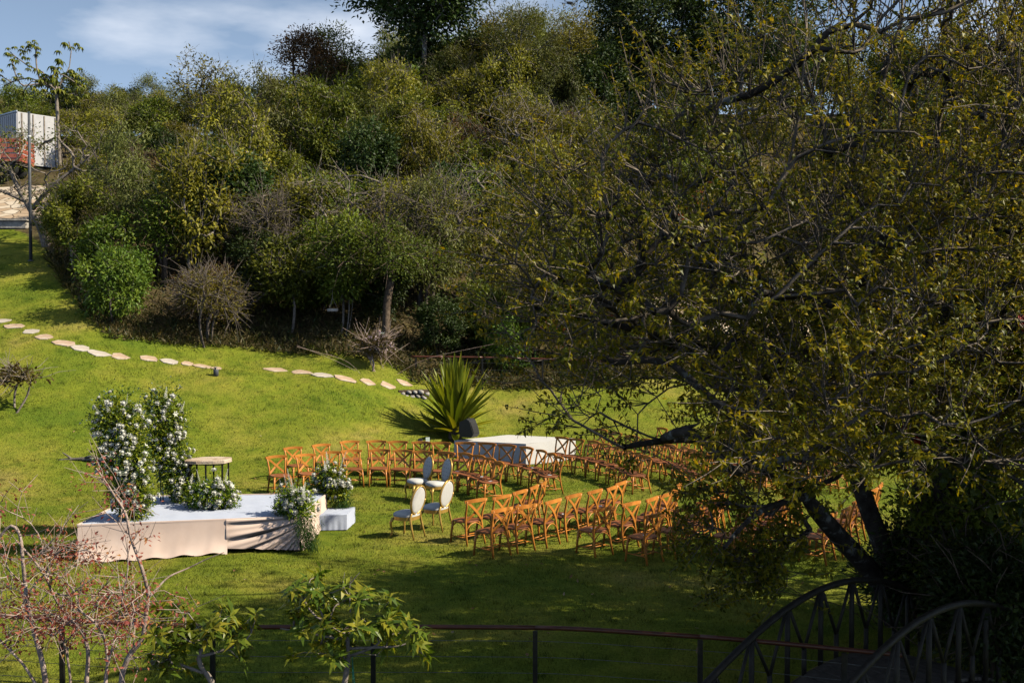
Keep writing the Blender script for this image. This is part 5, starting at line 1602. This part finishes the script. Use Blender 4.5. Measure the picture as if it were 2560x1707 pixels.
# ------------------------------------------------------------------ foreground plants in front of the fence
def build_red_tree():
    Y = 9.8
    b = at(235, 1760, Y - 2.3)
    zb = ground(b.x, b.y)
    O = np.array((b.x, b.y, zb))
    e = empty('red_leaved_tree', O, 0, 'small many-stemmed tree with maroon leaves in front of the fence, bottom left', 'tree')
    g = np.random.default_rng(121)
    def Q(px, py, y=Y): return np.array(at(px, py, y - 2.3)) - O
    def stem(*p): return smooth_poly([Q(*q) for q in p], max(6, len(p) * 4))
    b0 = (225, 1800)
    tr = [
        stem((125, 1800, 9.8), (108, 1660, 9.8), (80, 1560, 9.8), (70, 1520, 9.7), (58, 1420, 9.6), (52, 1330, 9.6), (30, 1300, 9.6), (-20, 1370, 9.6)),
        stem((310, 1800, 9.9), (302, 1690, 9.9), (325, 1630, 9.9), (358, 1600, 9.9), (366, 1520, 9.9), (374, 1490, 9.9), (352, 1410, 9.8), (325, 1340, 9.8), (316, 1280, 9.8), (300, 1260, 9.8), (262, 1200, 9.7), (240, 1170, 9.7)),
        stem((374, 1490, 9.9), (420, 1440, 10), (470, 1420, 10.1), (520, 1395, 10.1), (560, 1380, 10.1)),
        stem((120, 1760, 9.8), (60, 1660, 9.8), (0, 1600, 9.8), (-30, 1560, 9.8)),
        stem((210, 1800, 9.9), (222, 1620, 9.9), (200, 1560, 9.9), (165, 1540, 9.9), (130, 1480, 9.9), (115, 1440, 9.8), (85, 1400, 9.8), (40, 1350, 9.8)),
        stem((255, 1800, 9.7), (270, 1640, 9.7), (262, 1590, 9.7), (235, 1550, 9.6), (190, 1520, 9.6)),
        stem((180, 1800, 9.9), (175, 1680, 9.9), (160, 1600, 9.9), (150, 1580, 9.9)),
        stem((270, 1660, 9.7), (285, 1600, 9.7), (300, 1540, 9.7), (330, 1510, 9.7)),
        stem((130, 1480, 9.9), (170, 1490, 9.9), (210, 1460, 9.9), (240, 1440, 9.9)),
    ]
    T = []
    for px, py, sx, sy, n in ((120, 1545, 75, 42, 60), (260, 1540, 85, 45, 66), (330, 1500, 45, 35, 30), (60, 1500, 45, 45, 26), (130, 1400, 60, 45, 26), (300, 1620, 35, 25, 12), (250, 1190, 22, 22, 7), (310, 1270, 25, 40, 9), (20, 1300, 30, 45, 10), (200, 1440, 60, 40, 18), (330, 1350, 35, 25, 5), (165, 1350, 50, 40, 12)):
        for _ in range(n):
            T.append(Q(g.normal(px, sx), g.normal(py, sy), Y + g.normal(0, .28)))
    T = np.array(T)
    polys, radii, td, _ = grow(tr, T, seg=.12, r_tip=.0022, expo=2.3, seed=4, wob=.12, trunk_r=[(.025, .009), (.025, .006), (.009, .003), (.015, .006), (.02, .007), (.018, .007), (.014, .007), (.009, .005), (.008, .004)])
    tp, trd = [], []
    for k in range(2):
        d = norm(td + g.normal(0, .6, T.shape) + np.array((0, 0, .3))); ln = g.uniform(.08, .28, len(T))[:, None]
        for i in range(len(T)):
            tp.append(np.array([T[i], T[i] + d[i] * ln[i] * .5, T[i] + d[i] * ln[i]])); trd.append(np.array([.0025, .002, .0012]))
    obj('trunk', tubes_mesh('trunk', polys + tp, radii + trd, 6, MAT['bark_pink']), e)
    P, D, N, LL, WW = clumps(T, td, 10, .045, g, td, .036, .019, droop_bias=.4)
    obj('crown', leaf_mesh('crown', P, D, N, LL, WW, MAT['leaf_red'], .25, .15), e)
build_red_tree()

def whorl_shrub(name, label, root_px, Y, trunks_px, tips, seed, leafL=.13, leafW=.038, bare=None, nl=11):
    b = at(root_px[0], root_px[1], Y); zb = ground(b.x, b.y)
    O = np.array((b.x, b.y, zb))
    e = empty(name, O, 0, label, 'shrub')
    g = np.random.default_rng(seed)
    def Q(px, py, y=Y): return np.array(at(px, py, y)) - O
    tr = [smooth_poly([Q(*q) for q in p], max(6, 4 * len(p))) for p in trunks_px]
    T = np.array([Q(px, py, Y + g.normal(0, .16)) for px, py in tips])
    polys, radii, td, _ = grow(tr, T, seg=.1, r_tip=.0038, expo=2.4, seed=seed, wob=.15, trunk_r=[(.03, .014)] + [(.014, .006)] * (len(tr) - 1))
    if bare:
        for p in bare:
            q = smooth_poly([Q(*w) for w in p], 7); polys.append(q); radii.append(np.linspace(.006, .002, 7))
    obj('trunk', tubes_mesh('trunk', polys, radii, 7, MAT['twig_pale']), e)
    P, D, N, LL, WW = [], [], [], [], []
    for i in range(len(T)):
        ax = norm(td[i] * .5 + np.array((0, 0, .8)) + g.normal(0, .25, 3))
        s1 = norm(np.cross(ax, (.3, .2, .1))); s2 = np.cross(ax, s1)
        for j in range(nl):
            a = j * 2.4; up = g.uniform(-.25, .9)
            rd_ = s1 * math.cos(a) + s2 * math.sin(a)
            P.append(T[i] + ax * g.uniform(-.03, .04)); D.append(norm(rd_ + ax * up + np.array((0, 0, -.1)))); N.append(norm(ax - rd_ * .2)); LL.append(leafL * g.uniform(.7, 1.15)); WW.append(leafW * g.uniform(.8, 1.15))
    obj('crown', leaf_mesh('crown', np.array(P), np.array(D), np.array(N), np.array(LL), np.array(WW), MAT['leaf_rhodo'], .3, .14), e)
    return e
g_ = random.Random(5)
tips1 = [(g_.gauss(440, 36), g_.gauss(1600, 32)) for _ in range(24)] + [(g_.gauss(555, 40), g_.gauss(1560, 20)) for _ in range(15)] + [(380, 1640), (395, 1660), (435, 1665), (610, 1610), (600, 1650)]
whorl_shrub('glossy_leaved_shrub', 'glossy green shrub with pale twisted stems left of the larger shrub, before the fence', (540, 1790), 7.7,
            [[(545, 1790, 7.7), (530, 1700, 7.7), (500, 1665, 7.7), (495, 1635, 7.7), (520, 1600, 7.7)], [(505, 1680, 7.7), (450, 1660, 7.7), (400, 1640, 7.7)], [(500, 1640, 7.7), (560, 1625, 7.7), (615, 1600, 7.7)]], tips1, 131, nl=14)
tips2 = [(g_.gauss(880, 70), g_.gauss(1560, 38)) for _ in range(44)] + [(g_.gauss(775, 35), g_.gauss(1510, 25)) for _ in range(14)] + [(790, 1480), (765, 1490), (960, 1520), (985, 1545), (1010, 1580), (1040, 1605), (1055, 1620), (1065, 1640), (830, 1640), (850, 1650), (745, 1525), (820, 1600), (975, 1500)]
whorl_shrub('glossy_leaved_shrub', 'larger glossy green shrub with pale trunk before the fence, bottom centre', (855, 1800), 7.9,
            [[(855, 1800, 7.9), (862, 1700, 7.9), (872, 1650, 7.9), (868, 1600, 7.9), (880, 1560, 7.9)], [(872, 1640, 7.9), (940, 1615, 7.9), (960, 1590, 7.9)], [(868, 1600, 7.9), (790, 1585, 7.9), (700, 1570, 7.9)], [(870, 1620, 7.9), (1000, 1615, 7.9), (1040, 1600, 7.9)]], tips2, 132,
            bare=[[(876, 1530, 7.9), (873, 1470, 7.9), (878, 1440, 7.9)], [(873, 1490, 7.9), (855, 1465, 7.9), (862, 1430, 7.9)], [(874, 1460, 7.9), (890, 1440, 7.9), (900, 1430, 7.9)]], nl=14)
def build_twine():
    a = at(880, 1640, 7.85); b = at(886, 1800, 7.85); c = at(895, 1800, 7.8)
    MBx = MB().tube([a, b], .004, 5); MBx.tube([a, c], .004, 5)
    tag(MBx.build('twine_tie', MAT['twine']), 'green twine tied to the trunk of the larger glossy shrub', 'twine')
build_twine()

# ------------------------------------------------------------------ railing fence in the foreground
def build_fence(name, label, line, h, post_xs, post_mat, r_rail, cables, ext=.6):
    P = smooth_poly(line, 40)
    O = P[20].copy(); O[2] = 0
    e = empty(name, O, 0, label, 'fence')
    n = 6; step = 39 / n
    for k in range(n):
        seg = P[int(round(k * step)):int(round((k + 1) * step)) + 1] - O
        MB().tube(seg, r_rail, 10).build('handrail', MAT['rail'], e, True)
    for px in post_xs:
        i = np.argmin(np.abs(P[:, 0] / P[:, 1] * 2560 + 1280 - px)); q = P[i] - O
        gzz = min(ground(P[i][0], P[i][1]) - .1, q[2] - .6)
        MB().box((q[0], q[1], (q[2] + gzz) / 2 - .02), (.055, .045, q[2] - gzz - .04)).build('post', MAT['black_metal'], e)
    for d in cables:
        MB().tube(P - O - np.array((0, 0, d)), .0035, 5).build('cable', MAT['steel'], e, True)
def W(px, py, Y):
    q = at(px, py, Y); return (q.x, q.y, q.z)
build_fence('railing_fence', 'rust-red handrail fence with dark posts and steel cables across the foreground', [W(-330, 1518, 12.6), W(0, 1538, 12.4), W(300, 1558, 12.2), W(600, 1567, 12.0), W(1000, 1566, 12.0), W(1400, 1568, 11.95), W(1850, 1597, 11.6), W(2260, 1637, 11.3)], .85, (-280, 125, 507, 931, 1357, 1786, 2150), None, .027, (.16, .35, .54, .73))
_fl = [(hit(x, y), dz) for x, y, dz in ((1025, 950, 0), (1200, 935, 0), (1400, 925, 0), (1560, 920, 0))]
build_fence('railing_fence', 'rust-red handrail fence in the distance behind the agave', [(W(1026, 891, 36.6)), W(1200, 893, 36.8), W(1360, 897, 37), W(1560, 905, 37.2)], .85, (1040, 1200, 1357, 1500), None, .034, (.2, .45, .7))

# ------------------------------------------------------------------ arched footbridge
def build_bridge():
    A = np.array((1.35, 10.15)); B = np.array((6.0, 14.05))
    ax = norm(B - A); ln = np.linalg.norm(B - A); side = np.array((ax[1], -ax[0]))
    O = np.append((A + B) / 2, 0.0)
    e = empty('arched_footbridge', O, 0, 'dark arched log footbridge in deep shade at bottom right', 'bridge')
    def arch(s): return .02 + 1.22 * math.sin(math.pi * (0.05 + .82 * s)) ** 1.15
    def pt(s, off, dz): 
        p = A + ax * ln * s + side * off
        return np.array((p[0], p[1], arch(s) + dz)) - O
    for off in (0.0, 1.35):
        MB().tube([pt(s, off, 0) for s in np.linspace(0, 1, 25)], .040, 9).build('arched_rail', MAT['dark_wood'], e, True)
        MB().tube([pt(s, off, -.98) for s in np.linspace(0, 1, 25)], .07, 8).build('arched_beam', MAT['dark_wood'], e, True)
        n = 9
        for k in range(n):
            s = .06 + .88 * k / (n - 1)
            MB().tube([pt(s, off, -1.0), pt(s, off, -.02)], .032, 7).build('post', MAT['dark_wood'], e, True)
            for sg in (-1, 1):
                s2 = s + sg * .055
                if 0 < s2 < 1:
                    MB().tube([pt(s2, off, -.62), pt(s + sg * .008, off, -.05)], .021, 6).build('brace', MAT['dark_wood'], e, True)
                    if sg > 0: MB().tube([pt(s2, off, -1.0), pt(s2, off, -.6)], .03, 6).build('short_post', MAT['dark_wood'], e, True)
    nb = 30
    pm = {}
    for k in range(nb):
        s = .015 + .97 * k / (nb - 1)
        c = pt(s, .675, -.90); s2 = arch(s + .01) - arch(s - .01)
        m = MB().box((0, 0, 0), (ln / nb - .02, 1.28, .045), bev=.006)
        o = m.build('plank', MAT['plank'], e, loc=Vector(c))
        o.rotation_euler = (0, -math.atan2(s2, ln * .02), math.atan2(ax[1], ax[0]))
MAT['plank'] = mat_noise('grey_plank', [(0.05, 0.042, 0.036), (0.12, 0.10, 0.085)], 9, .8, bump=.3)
build_bridge()

# ------------------------------------------------------------------ small garden things
def build_speaker():
    p = Vector((-1.28, 30.78, ground(*[sum(q[i] for q in PLAT) / 4 for i in (0, 1)]) + .722))
    e = empty('stage_speaker', p, math.radians(-28), 'black wedge loudspeaker tipped on the corner of the white platform', 'speaker')
    prof = [(-.20, 0), (.16, 0), (.24, .10), (.10, .50), (.0, .56), (-.24, .46), (-.27, .18)]
    m = MB(); n = len(prof)
    V = [(x * s_, y, z) for y, s_ in ((-.19, 1), (.19, 1)) for x, z in prof]
    q = [(i, (i + 1) % n, n + (i + 1) % n, n + i) for i in range(n)]
    m.add(np.array(V), [np.array(q), np.array([list(range(n - 1, -1, -1)), list(range(n, 2 * n))])])
    m.build('cabinet', MAT['speaker'], e)
    g = MB(); a = np.array((.245, 0, .11)); b = np.array((.105, 0, .49)); d = norm(b - a); nn = np.array((d[2], 0, -d[0]))
    V = [tuple(a + d * u * np.linalg.norm(b - a) + nn * (.008 + .012 * math.sin(math.pi * u)) + np.array((0, v, 0))) for u in np.linspace(0.03, .97, 6) for v in (-.17, 0, .17)]
    F = [(r * 3 + c, r * 3 + c + 1, r * 3 + c + 4, r * 3 + c + 3) for r in range(5) for c in range(2)]
    g.add(np.array(V), [np.array(F)]); g.build('grille', MAT['black_metal'], e)
    MB().sweep([(-.08, 0, .545), (-.05, 0, .58), (.0, 0, .575), (.03, 0, .54)], .04, .015).build('handle', MAT['rubber'], e)
build_speaker()

def build_sign():
    Y = 30.6
    b = gp(1061, Y)
    e = empty('plant_sign', b, .1, 'small post with a pale label card in front of the agave', 'sign')
    MB().box((0, 0, .2), (.06, .05, .45)).build('post', MAT['bark_brown'], e)
    MB().box((.09, -.035, .45), (.12, .01, .17), rz=0.2).build('label_card', MAT['card'], e)
    e2 = empty('garden_spotlight', (b[0] - .14, b[1] + .1, b[2]), 0, 'small black garden spotlight beside the label post', 'light')
    MB().tube([(0, 0, -.05), (0, 0, .3)], .015, 6).build('stake', MAT['black_metal'], e2)
    MB().lathe([(.03, -.09), (.06, -.05), (.075, .09), (.06, .09)], 12, c=(0, 0, .38), M=Matrix.Rotation(.7, 3, 'X')).build('lamp_head', MAT['black_metal'], e2, True)
build_sign()

def build_bollard():
    p = hit(540, 938)
    e = empty('garden_bollard_light', p, 0, 'short grey garden light standing in the lawn by the stepping stones', 'light')
    MB().lathe([(.085, -.05), (.085, .17), (.07, .19)], 12).build('housing', MAT['pole'], e, True)
    MB().lathe([(.03, .19), (.03, .23), (.06, .235), (.055, .26), (.01, .265)], 12, c=(-.02, 0, 0)).build('cap', MAT['steel'], e, True)
build_bollard()

def build_lamp_post():
    p = hit(77, 652)
    e = empty('lamp_post', p, 0, 'tall thin grey lamp post beside the gnarled tree', 'lamp post')
    top = at(74, 284, p.y).z - p.z
    MB().tube([(0, 0, -.2), (0, 0, top)], [.065, .05], 10).build('pole', MAT['pole'], e, True)
    MB().lathe([(.12, -.02), (.11, .02), (.07, .03)], 10).build('base_plate', MAT['pole'], e)
    MB().lathe([(.055, 0), (.06, .05), (.03, .07)], 10, c=(0, 0, top)).build('cap', MAT['steel'], e)
    MB().lathe([(.07, 0), (.075, .03), (.07, .06)], 10, c=(0, 0, top * .84)).build('clamp', MAT['white_paint'], e)
    b = gp(737, 63)
    t = at(737, 122, 63).z - b[2]
    e = empty('thin_pole', b, 0, 'thin dark pole rising from the skyline beside the rusty tree', 'pole')
    MB().tube([(0, 0, -.2), (0, 0, t)], [.09, .06], 8).build('shaft', MAT['pole'], e, True)
    MB().lathe([(.07, 0), (.04, .12), (.01, .3)], 8, c=(0, 0, t)).build('finial', MAT['steel'], e)
build_lamp_post()

def build_feeder():
    p = at(831, 775, 37.2)
    e = empty('bird_feeder', p, 0, 'pale bird feeder tray hanging from a branch in the dark wood edge', 'bird feeder')
    MB().lathe([(.19, -.05), (.21, 0), (.20, .05), (.17, .05), (.16, .0)], 8).build('tray', MAT['paleflag'], e)
    for a in (0, 2.1, 4.2):
        MB().tube([(math.cos(a) * .19, math.sin(a) * .19, .05), (0, 0, .45)], .008, 4).build('cord', MAT['twig_pale'], e)
    MB().tube([(0, 0, .45), (0, 0, .75)], .008, 4).build('cord', MAT['twig_pale'], e)
    q = hit(953, 870)
    e = empty('flood_light', q, 0, 'small grey flood light on a stake at the foot of the edge tree', 'light')
    MB().tube([(0, 0, -.1), (0, 0, .42)], .02, 6).build('stake', MAT['pole'], e)
    MB().box((0, -.02, .5), (.28, .08, .2), rx=-.35, bev=.015).build('lamp_head', MAT['pole'], e)
    MB().box((0, -.07, .485), (.22, .01, .15), rx=-.35).build('lens', MAT['card'], e)
build_feeder()

def build_log():
    p = hit(205, 1152)
    e = empty('driftwood_log', p, .15, 'weathered flat log lying on the lawn behind the flower arch', 'log')
    MB().tube([(-.65, 0, .02), (-.4, .05, .04), (0, 0, .05), (.3, -.03, .05), (.55, .05, .04)], [.02, .035, .05, .06, .045], 8).build('wood', MAT['bark_grey'], e, True)
    MB().tube([(-.3, .04, .07), (-.42, .0, .18), (-.5, -.02, .24)], [.03, .02, .01], 6).build('stub', MAT['bark_grey'], e, True)
    MB().tube([(.1, -.02, .08), (.22, -.1, .13), (.42, -.14, .1)], [.04, .03, .015], 6).build('stub', MAT['bark_grey'], e, True)
build_log()

def build_stone_wall():
    a = hit(1000, 985); 
    A = np.array((hit(1003, 962).x + .0, 34.4)); 
    A = np.array((-3.9, 34.9)); B = np.array((-2.9, 35.25))
    O = np.append((A + B) / 2, ground(*((A + B) / 2)))
    e = empty('rubble_wall', O, 0, 'low rubble stone wall beside the agave under the red handrail', 'wall')
    d = norm(B - A); ln = np.linalg.norm(B - A)
    g = random.Random(9)
    MB().box((0, .12, -.12), (ln, .3, .6), rz=math.atan2(d[1], d[0])).build('core', MAT['soil'], e)
    meshes = []
    for i in range(6):
        gg = random.Random(i)
        prof = [(.02, -.085), (.10, -.06), (.125, .0), (.10, .06), (.02, .085)]
        m = MB().lathe(prof, 7)
        m.v = [v * (1 + np.random.default_rng(i).uniform(-.16, .16, v.shape)) for v in m.v]
        meshes.append(m.mesh('stone', MAT['rubble'], True))
    for r in range(4):
        for c in range(int(ln / .21)):
            s = (c + .5 * (r % 2) + .3) * .21
            if s > ln: continue
            q = A + d * s - np.array((-d[1], d[0])) * .06
            o = obj('stone', meshes[g.randrange(6)], e, (q[0] - O[0], q[1] - O[1], -.42 + r * .165 + g.uniform(-.06, .06)))
            k = g.uniform(.6, .95); o.scale = (k, k, k); o.rotation_euler = (g.uniform(0, .5), g.uniform(0, .5), g.uniform(0, 6))
build_stone_wall()

def build_low_wall():
    p = hit(18, 572)
    e = empty('low_stone_bench', p, .05, 'low dark stone kerb bench below the driveway at the left edge', 'bench')
    MB().box((-.4, 0, .16), (2.6, .35, .34), bev=.03).build('base', MAT['rubble'], e)
    MB().box((-.4, 0, .37), (2.75, .5, .08), bev=.02).build('slab', MAT['rubble'], e)
build_low_wall()

# ------------------------------------------------------------------ vehicles
def build_car(label, loc, rz, paint, cat='car'):
    e = empty('parked_car', loc, rz, label, cat, 'cars parked beyond the big tree')
    # body: lofted from cross sections along the length
    st = [(-2.1, .42, .62, .70, .72), (-2.02, .30, .82, .78, .80), (-1.5, .24, .92, .84, .84), (-.6, .22, .94, .86, .86), (.6, .22, .92, .86, .86), (1.3, .24, .86, .84, .82), (1.9, .30, .74, .78, .74), (2.12, .40, .56, .66, .62)]
    V = []
    for x, z0, z1, w0, w1 in st:
        V += [(x, -w0, z0), (x, -w0 - .02, (z0 + z1) / 2), (x, -w1, z1 - .05), (x, -w1 * .8, z1), (x, w1 * .8, z1), (x, w1, z1 - .05), (x, w0 + .02, (z0 + z1) / 2), (x, w0, z0)]
    q = [(i * 8 + k, i * 8 + (k + 1) % 8, i * 8 + 8 + (k + 1) % 8, i * 8 + 8 + k) for i in range(len(st) - 1) for k in range(8)]
    MB().add(np.array(V), [np.array(q), np.array([list(range(8)), list(range(8 * len(st) - 1, 8 * len(st) - 9, -1))])]).build('body', paint, e, True)
    cb = [(-1.75, .93, .70), (-1.25, 1.40, .58), (-.2, 1.46, .58), (.35, 1.38, .57), (1.05, .90, .70)]
    V = [(x, s * w, z) for x, z, w in cb for s in (-1, 1)]
    q = [(i * 2, i * 2 + 1, i * 2 + 3, i * 2 + 2) for i in range(len(cb) - 1)]
    m = MB().add(np.array(V), [np.array(q)])
    m.build('roof', paint, e)
    for s in (-1, 1):
        V = [(x, s * (w + .002), z - .01) for x, z, w in cb] + [(1.0, s * .72, .88), (-1.7, s * .72, .90)]
        n = len(V)
        MB().add(np.array(V), [np.array([list(range(n))])]).build('side_window', MAT['glass_dark'], e)
        V = [(-.28, s * .60, 1.44), (-.2, s * .60, 1.44), (-.2, s * .735, .90), (-.3, s * .735, .90)]
        MB().add(np.array(V), [np.array([[0, 1, 2, 3]])]).build('pillar', paint, e)
    MB().add(np.array([(.40, -.53, 1.385), (.40, .53, 1.385), (1.04, .66, .93), (1.04, -.66, .93)]), [np.array([[0, 1, 2, 3]])]).build('windscreen', MAT['glass_dark'], e)
    for x in (-1.35, 1.3):
        for s in (-1, 1):
            w = MB().lathe([(.10, -.10), (.31, -.10), (.33, -.06), (.33, .06), (.31, .10), (.10, .10)], 20, c=(x, s * .76, .33), M=Matrix.Rotation(math.pi / 2, 3, 'X')).build('wheel', MAT['rubber'], e, True)
            MB().lathe([(.02, -.115), (.18, -.112), (.21, -.09), (.21, .09), (.18, .112), (.02, .115)], 14, c=(x, s * .76, .33), M=Matrix.Rotation(math.pi / 2, 3, 'X')).build('rim', MAT['silver_paint'], w)
    for s in (-1, 1):
        MB().box((2.02, s * .55, .62), (.16, .26, .11), bev=.02).build('headlight', MAT['paper'], e)
        MB().box((-2.04, s * .62, .72), (.12, .18, .14), bev=.02).build('tail_light', MAT['red_paint'], e)
for px, Y, rz, paint, lab in ((2330, 47.5, math.radians(172), 'white_paint', 'white hatchback seen through the gaps low in the big tree'),
                              (2235, 54.5, math.radians(5), 'white_paint', 'white car further back, higher up behind the big tree'),
                              (1900, 52.0, math.radians(8), 'silver_paint', 'silver-blue car behind the middle of the big tree'),
                              (2520, 50.0, math.radians(-60), 'white_paint', 'white car behind the big tree at the right edge')):
    x = (px - 1280) / 2560 * Y
    build_car(lab, (x, Y, ground(x, Y) + .06), rz, MAT[paint])

MAT['box_side'] = mat_noise('pale_grey_panel', [(0.42, 0.41, 0.43), (0.52, 0.51, 0.52)], 3, .5)
def build_trucks():
    Y = 57.0
    x, Y = -28.35, 57.4
    z = 11.85
    e = empty('box_truck', (x, Y, z), math.radians(-40), 'white box truck parked at the top of the driveway, upper left', 'truck')
    MB().box((-2.2, 1.5, 2.4), (6.4, 2.4, 2.9), bev=.03).build('cargo_box', MAT['box_side'], e)
    for k in range(26):
        MB().box((-5.3 + .25 * k, .285, 2.4), (.06, .03, 2.7)).build('rib', MAT['box_side'], e)
    for k in range(4):
        MB().box((1.015, .55 + .63 * k, 2.4), (.03, .07, 2.8)).build('rib', MAT['twig_pale'], e)
    MB().box((-2.2, .27, 3.87), (6.5, .08, .08)).build('edge_trim', MAT['silver_paint'], e)
    MB().box((-2.2, 1.5, .72), (6.2, 1.0, .3)).build('chassis', MAT['rubber'], e)
    for xx in (-4.2, .2):
        for s in (.5, 2.5):
            MB().lathe([(.2, -.14), (.45, -.14), (.48, 0), (.45, .14), (.2, .14)], 16, c=(xx, s, .48), M=Matrix.Rotation(math.pi / 2, 3, 'X')).build('wheel', MAT['rubber'], e, True)
    Y2 = 54.0
    x2 = (35 - 1280) / 2560 * Y2; z2 = at(35, 392, Y2).z - 1.0
    e = empty('stake_truck', (x2, Y2, z2), math.radians(8), 'red stake-bed truck parked before the white box truck, left edge', 'truck')
    for k in range(4):
        MB().box((-1.6, 0, 1.05 + .27 * k), (4.2, .06, .2)).build('board', MAT['red_paint'], e)
        MB().box((.5, 1.0, 1.05 + .27 * k), (.06, 2.0, .2)).build('board', MAT['red_paint'], e)
    for k in range(5):
        MB().box((-3.5 + .98 * k, -.05, 1.4), (.09, .05, 1.3)).build('stake', MAT['red_paint'], e)
    MB().box((-1.6, 1.0, .85), (4.2, 2.0, .16)).build('bed', MAT['red_paint'], e)
    for s in (.3, 1.7):
        for xx in (-3.0, -.2):
            MB().lathe([(.2, -.14), (.42, -.14), (.45, 0), (.42, .14), (.2, .14)], 16, c=(xx, s, .45), M=Matrix.Rotation(math.pi / 2, 3, 'X')).build('wheel', MAT['rubber'], e, True)
build_trucks()

def build_drone():
    p = at(1424, 8, 46.0)
    e = empty('drone', p, .2, 'small dark quadcopter drone hovering against the sky at the top', 'drone')
    MB().box((0, 0, 0), (.26, .18, .09), bev=.03).build('body', MAT['black_metal'], e)
    MB().lathe([(.01, -.05), (.04, -.03), (.04, .02)], 8, c=(.05, -.06, -.06)).build('camera_gimbal', MAT['black_metal'], e)
    for sx in (-1, 1):
        for sy in (-1, 1):
            a = MB().tube([(sx * .08, sy * .06, .02), (sx * .27, sy * .22, .0)], .014, 6).build('arm', MAT['black_metal'], e)
            MB().lathe([(.025, -.02), (.025, .04), (.01, .05)], 8, c=(sx * .27, sy * .22, .0)).build('motor', MAT['black_metal'], a)
            MB().box((sx * .27, sy * .22, .055), (.26, .018, .006), rz=sx * .4 + sy * .3).build('propeller', MAT['black_metal'], a)
build_drone()
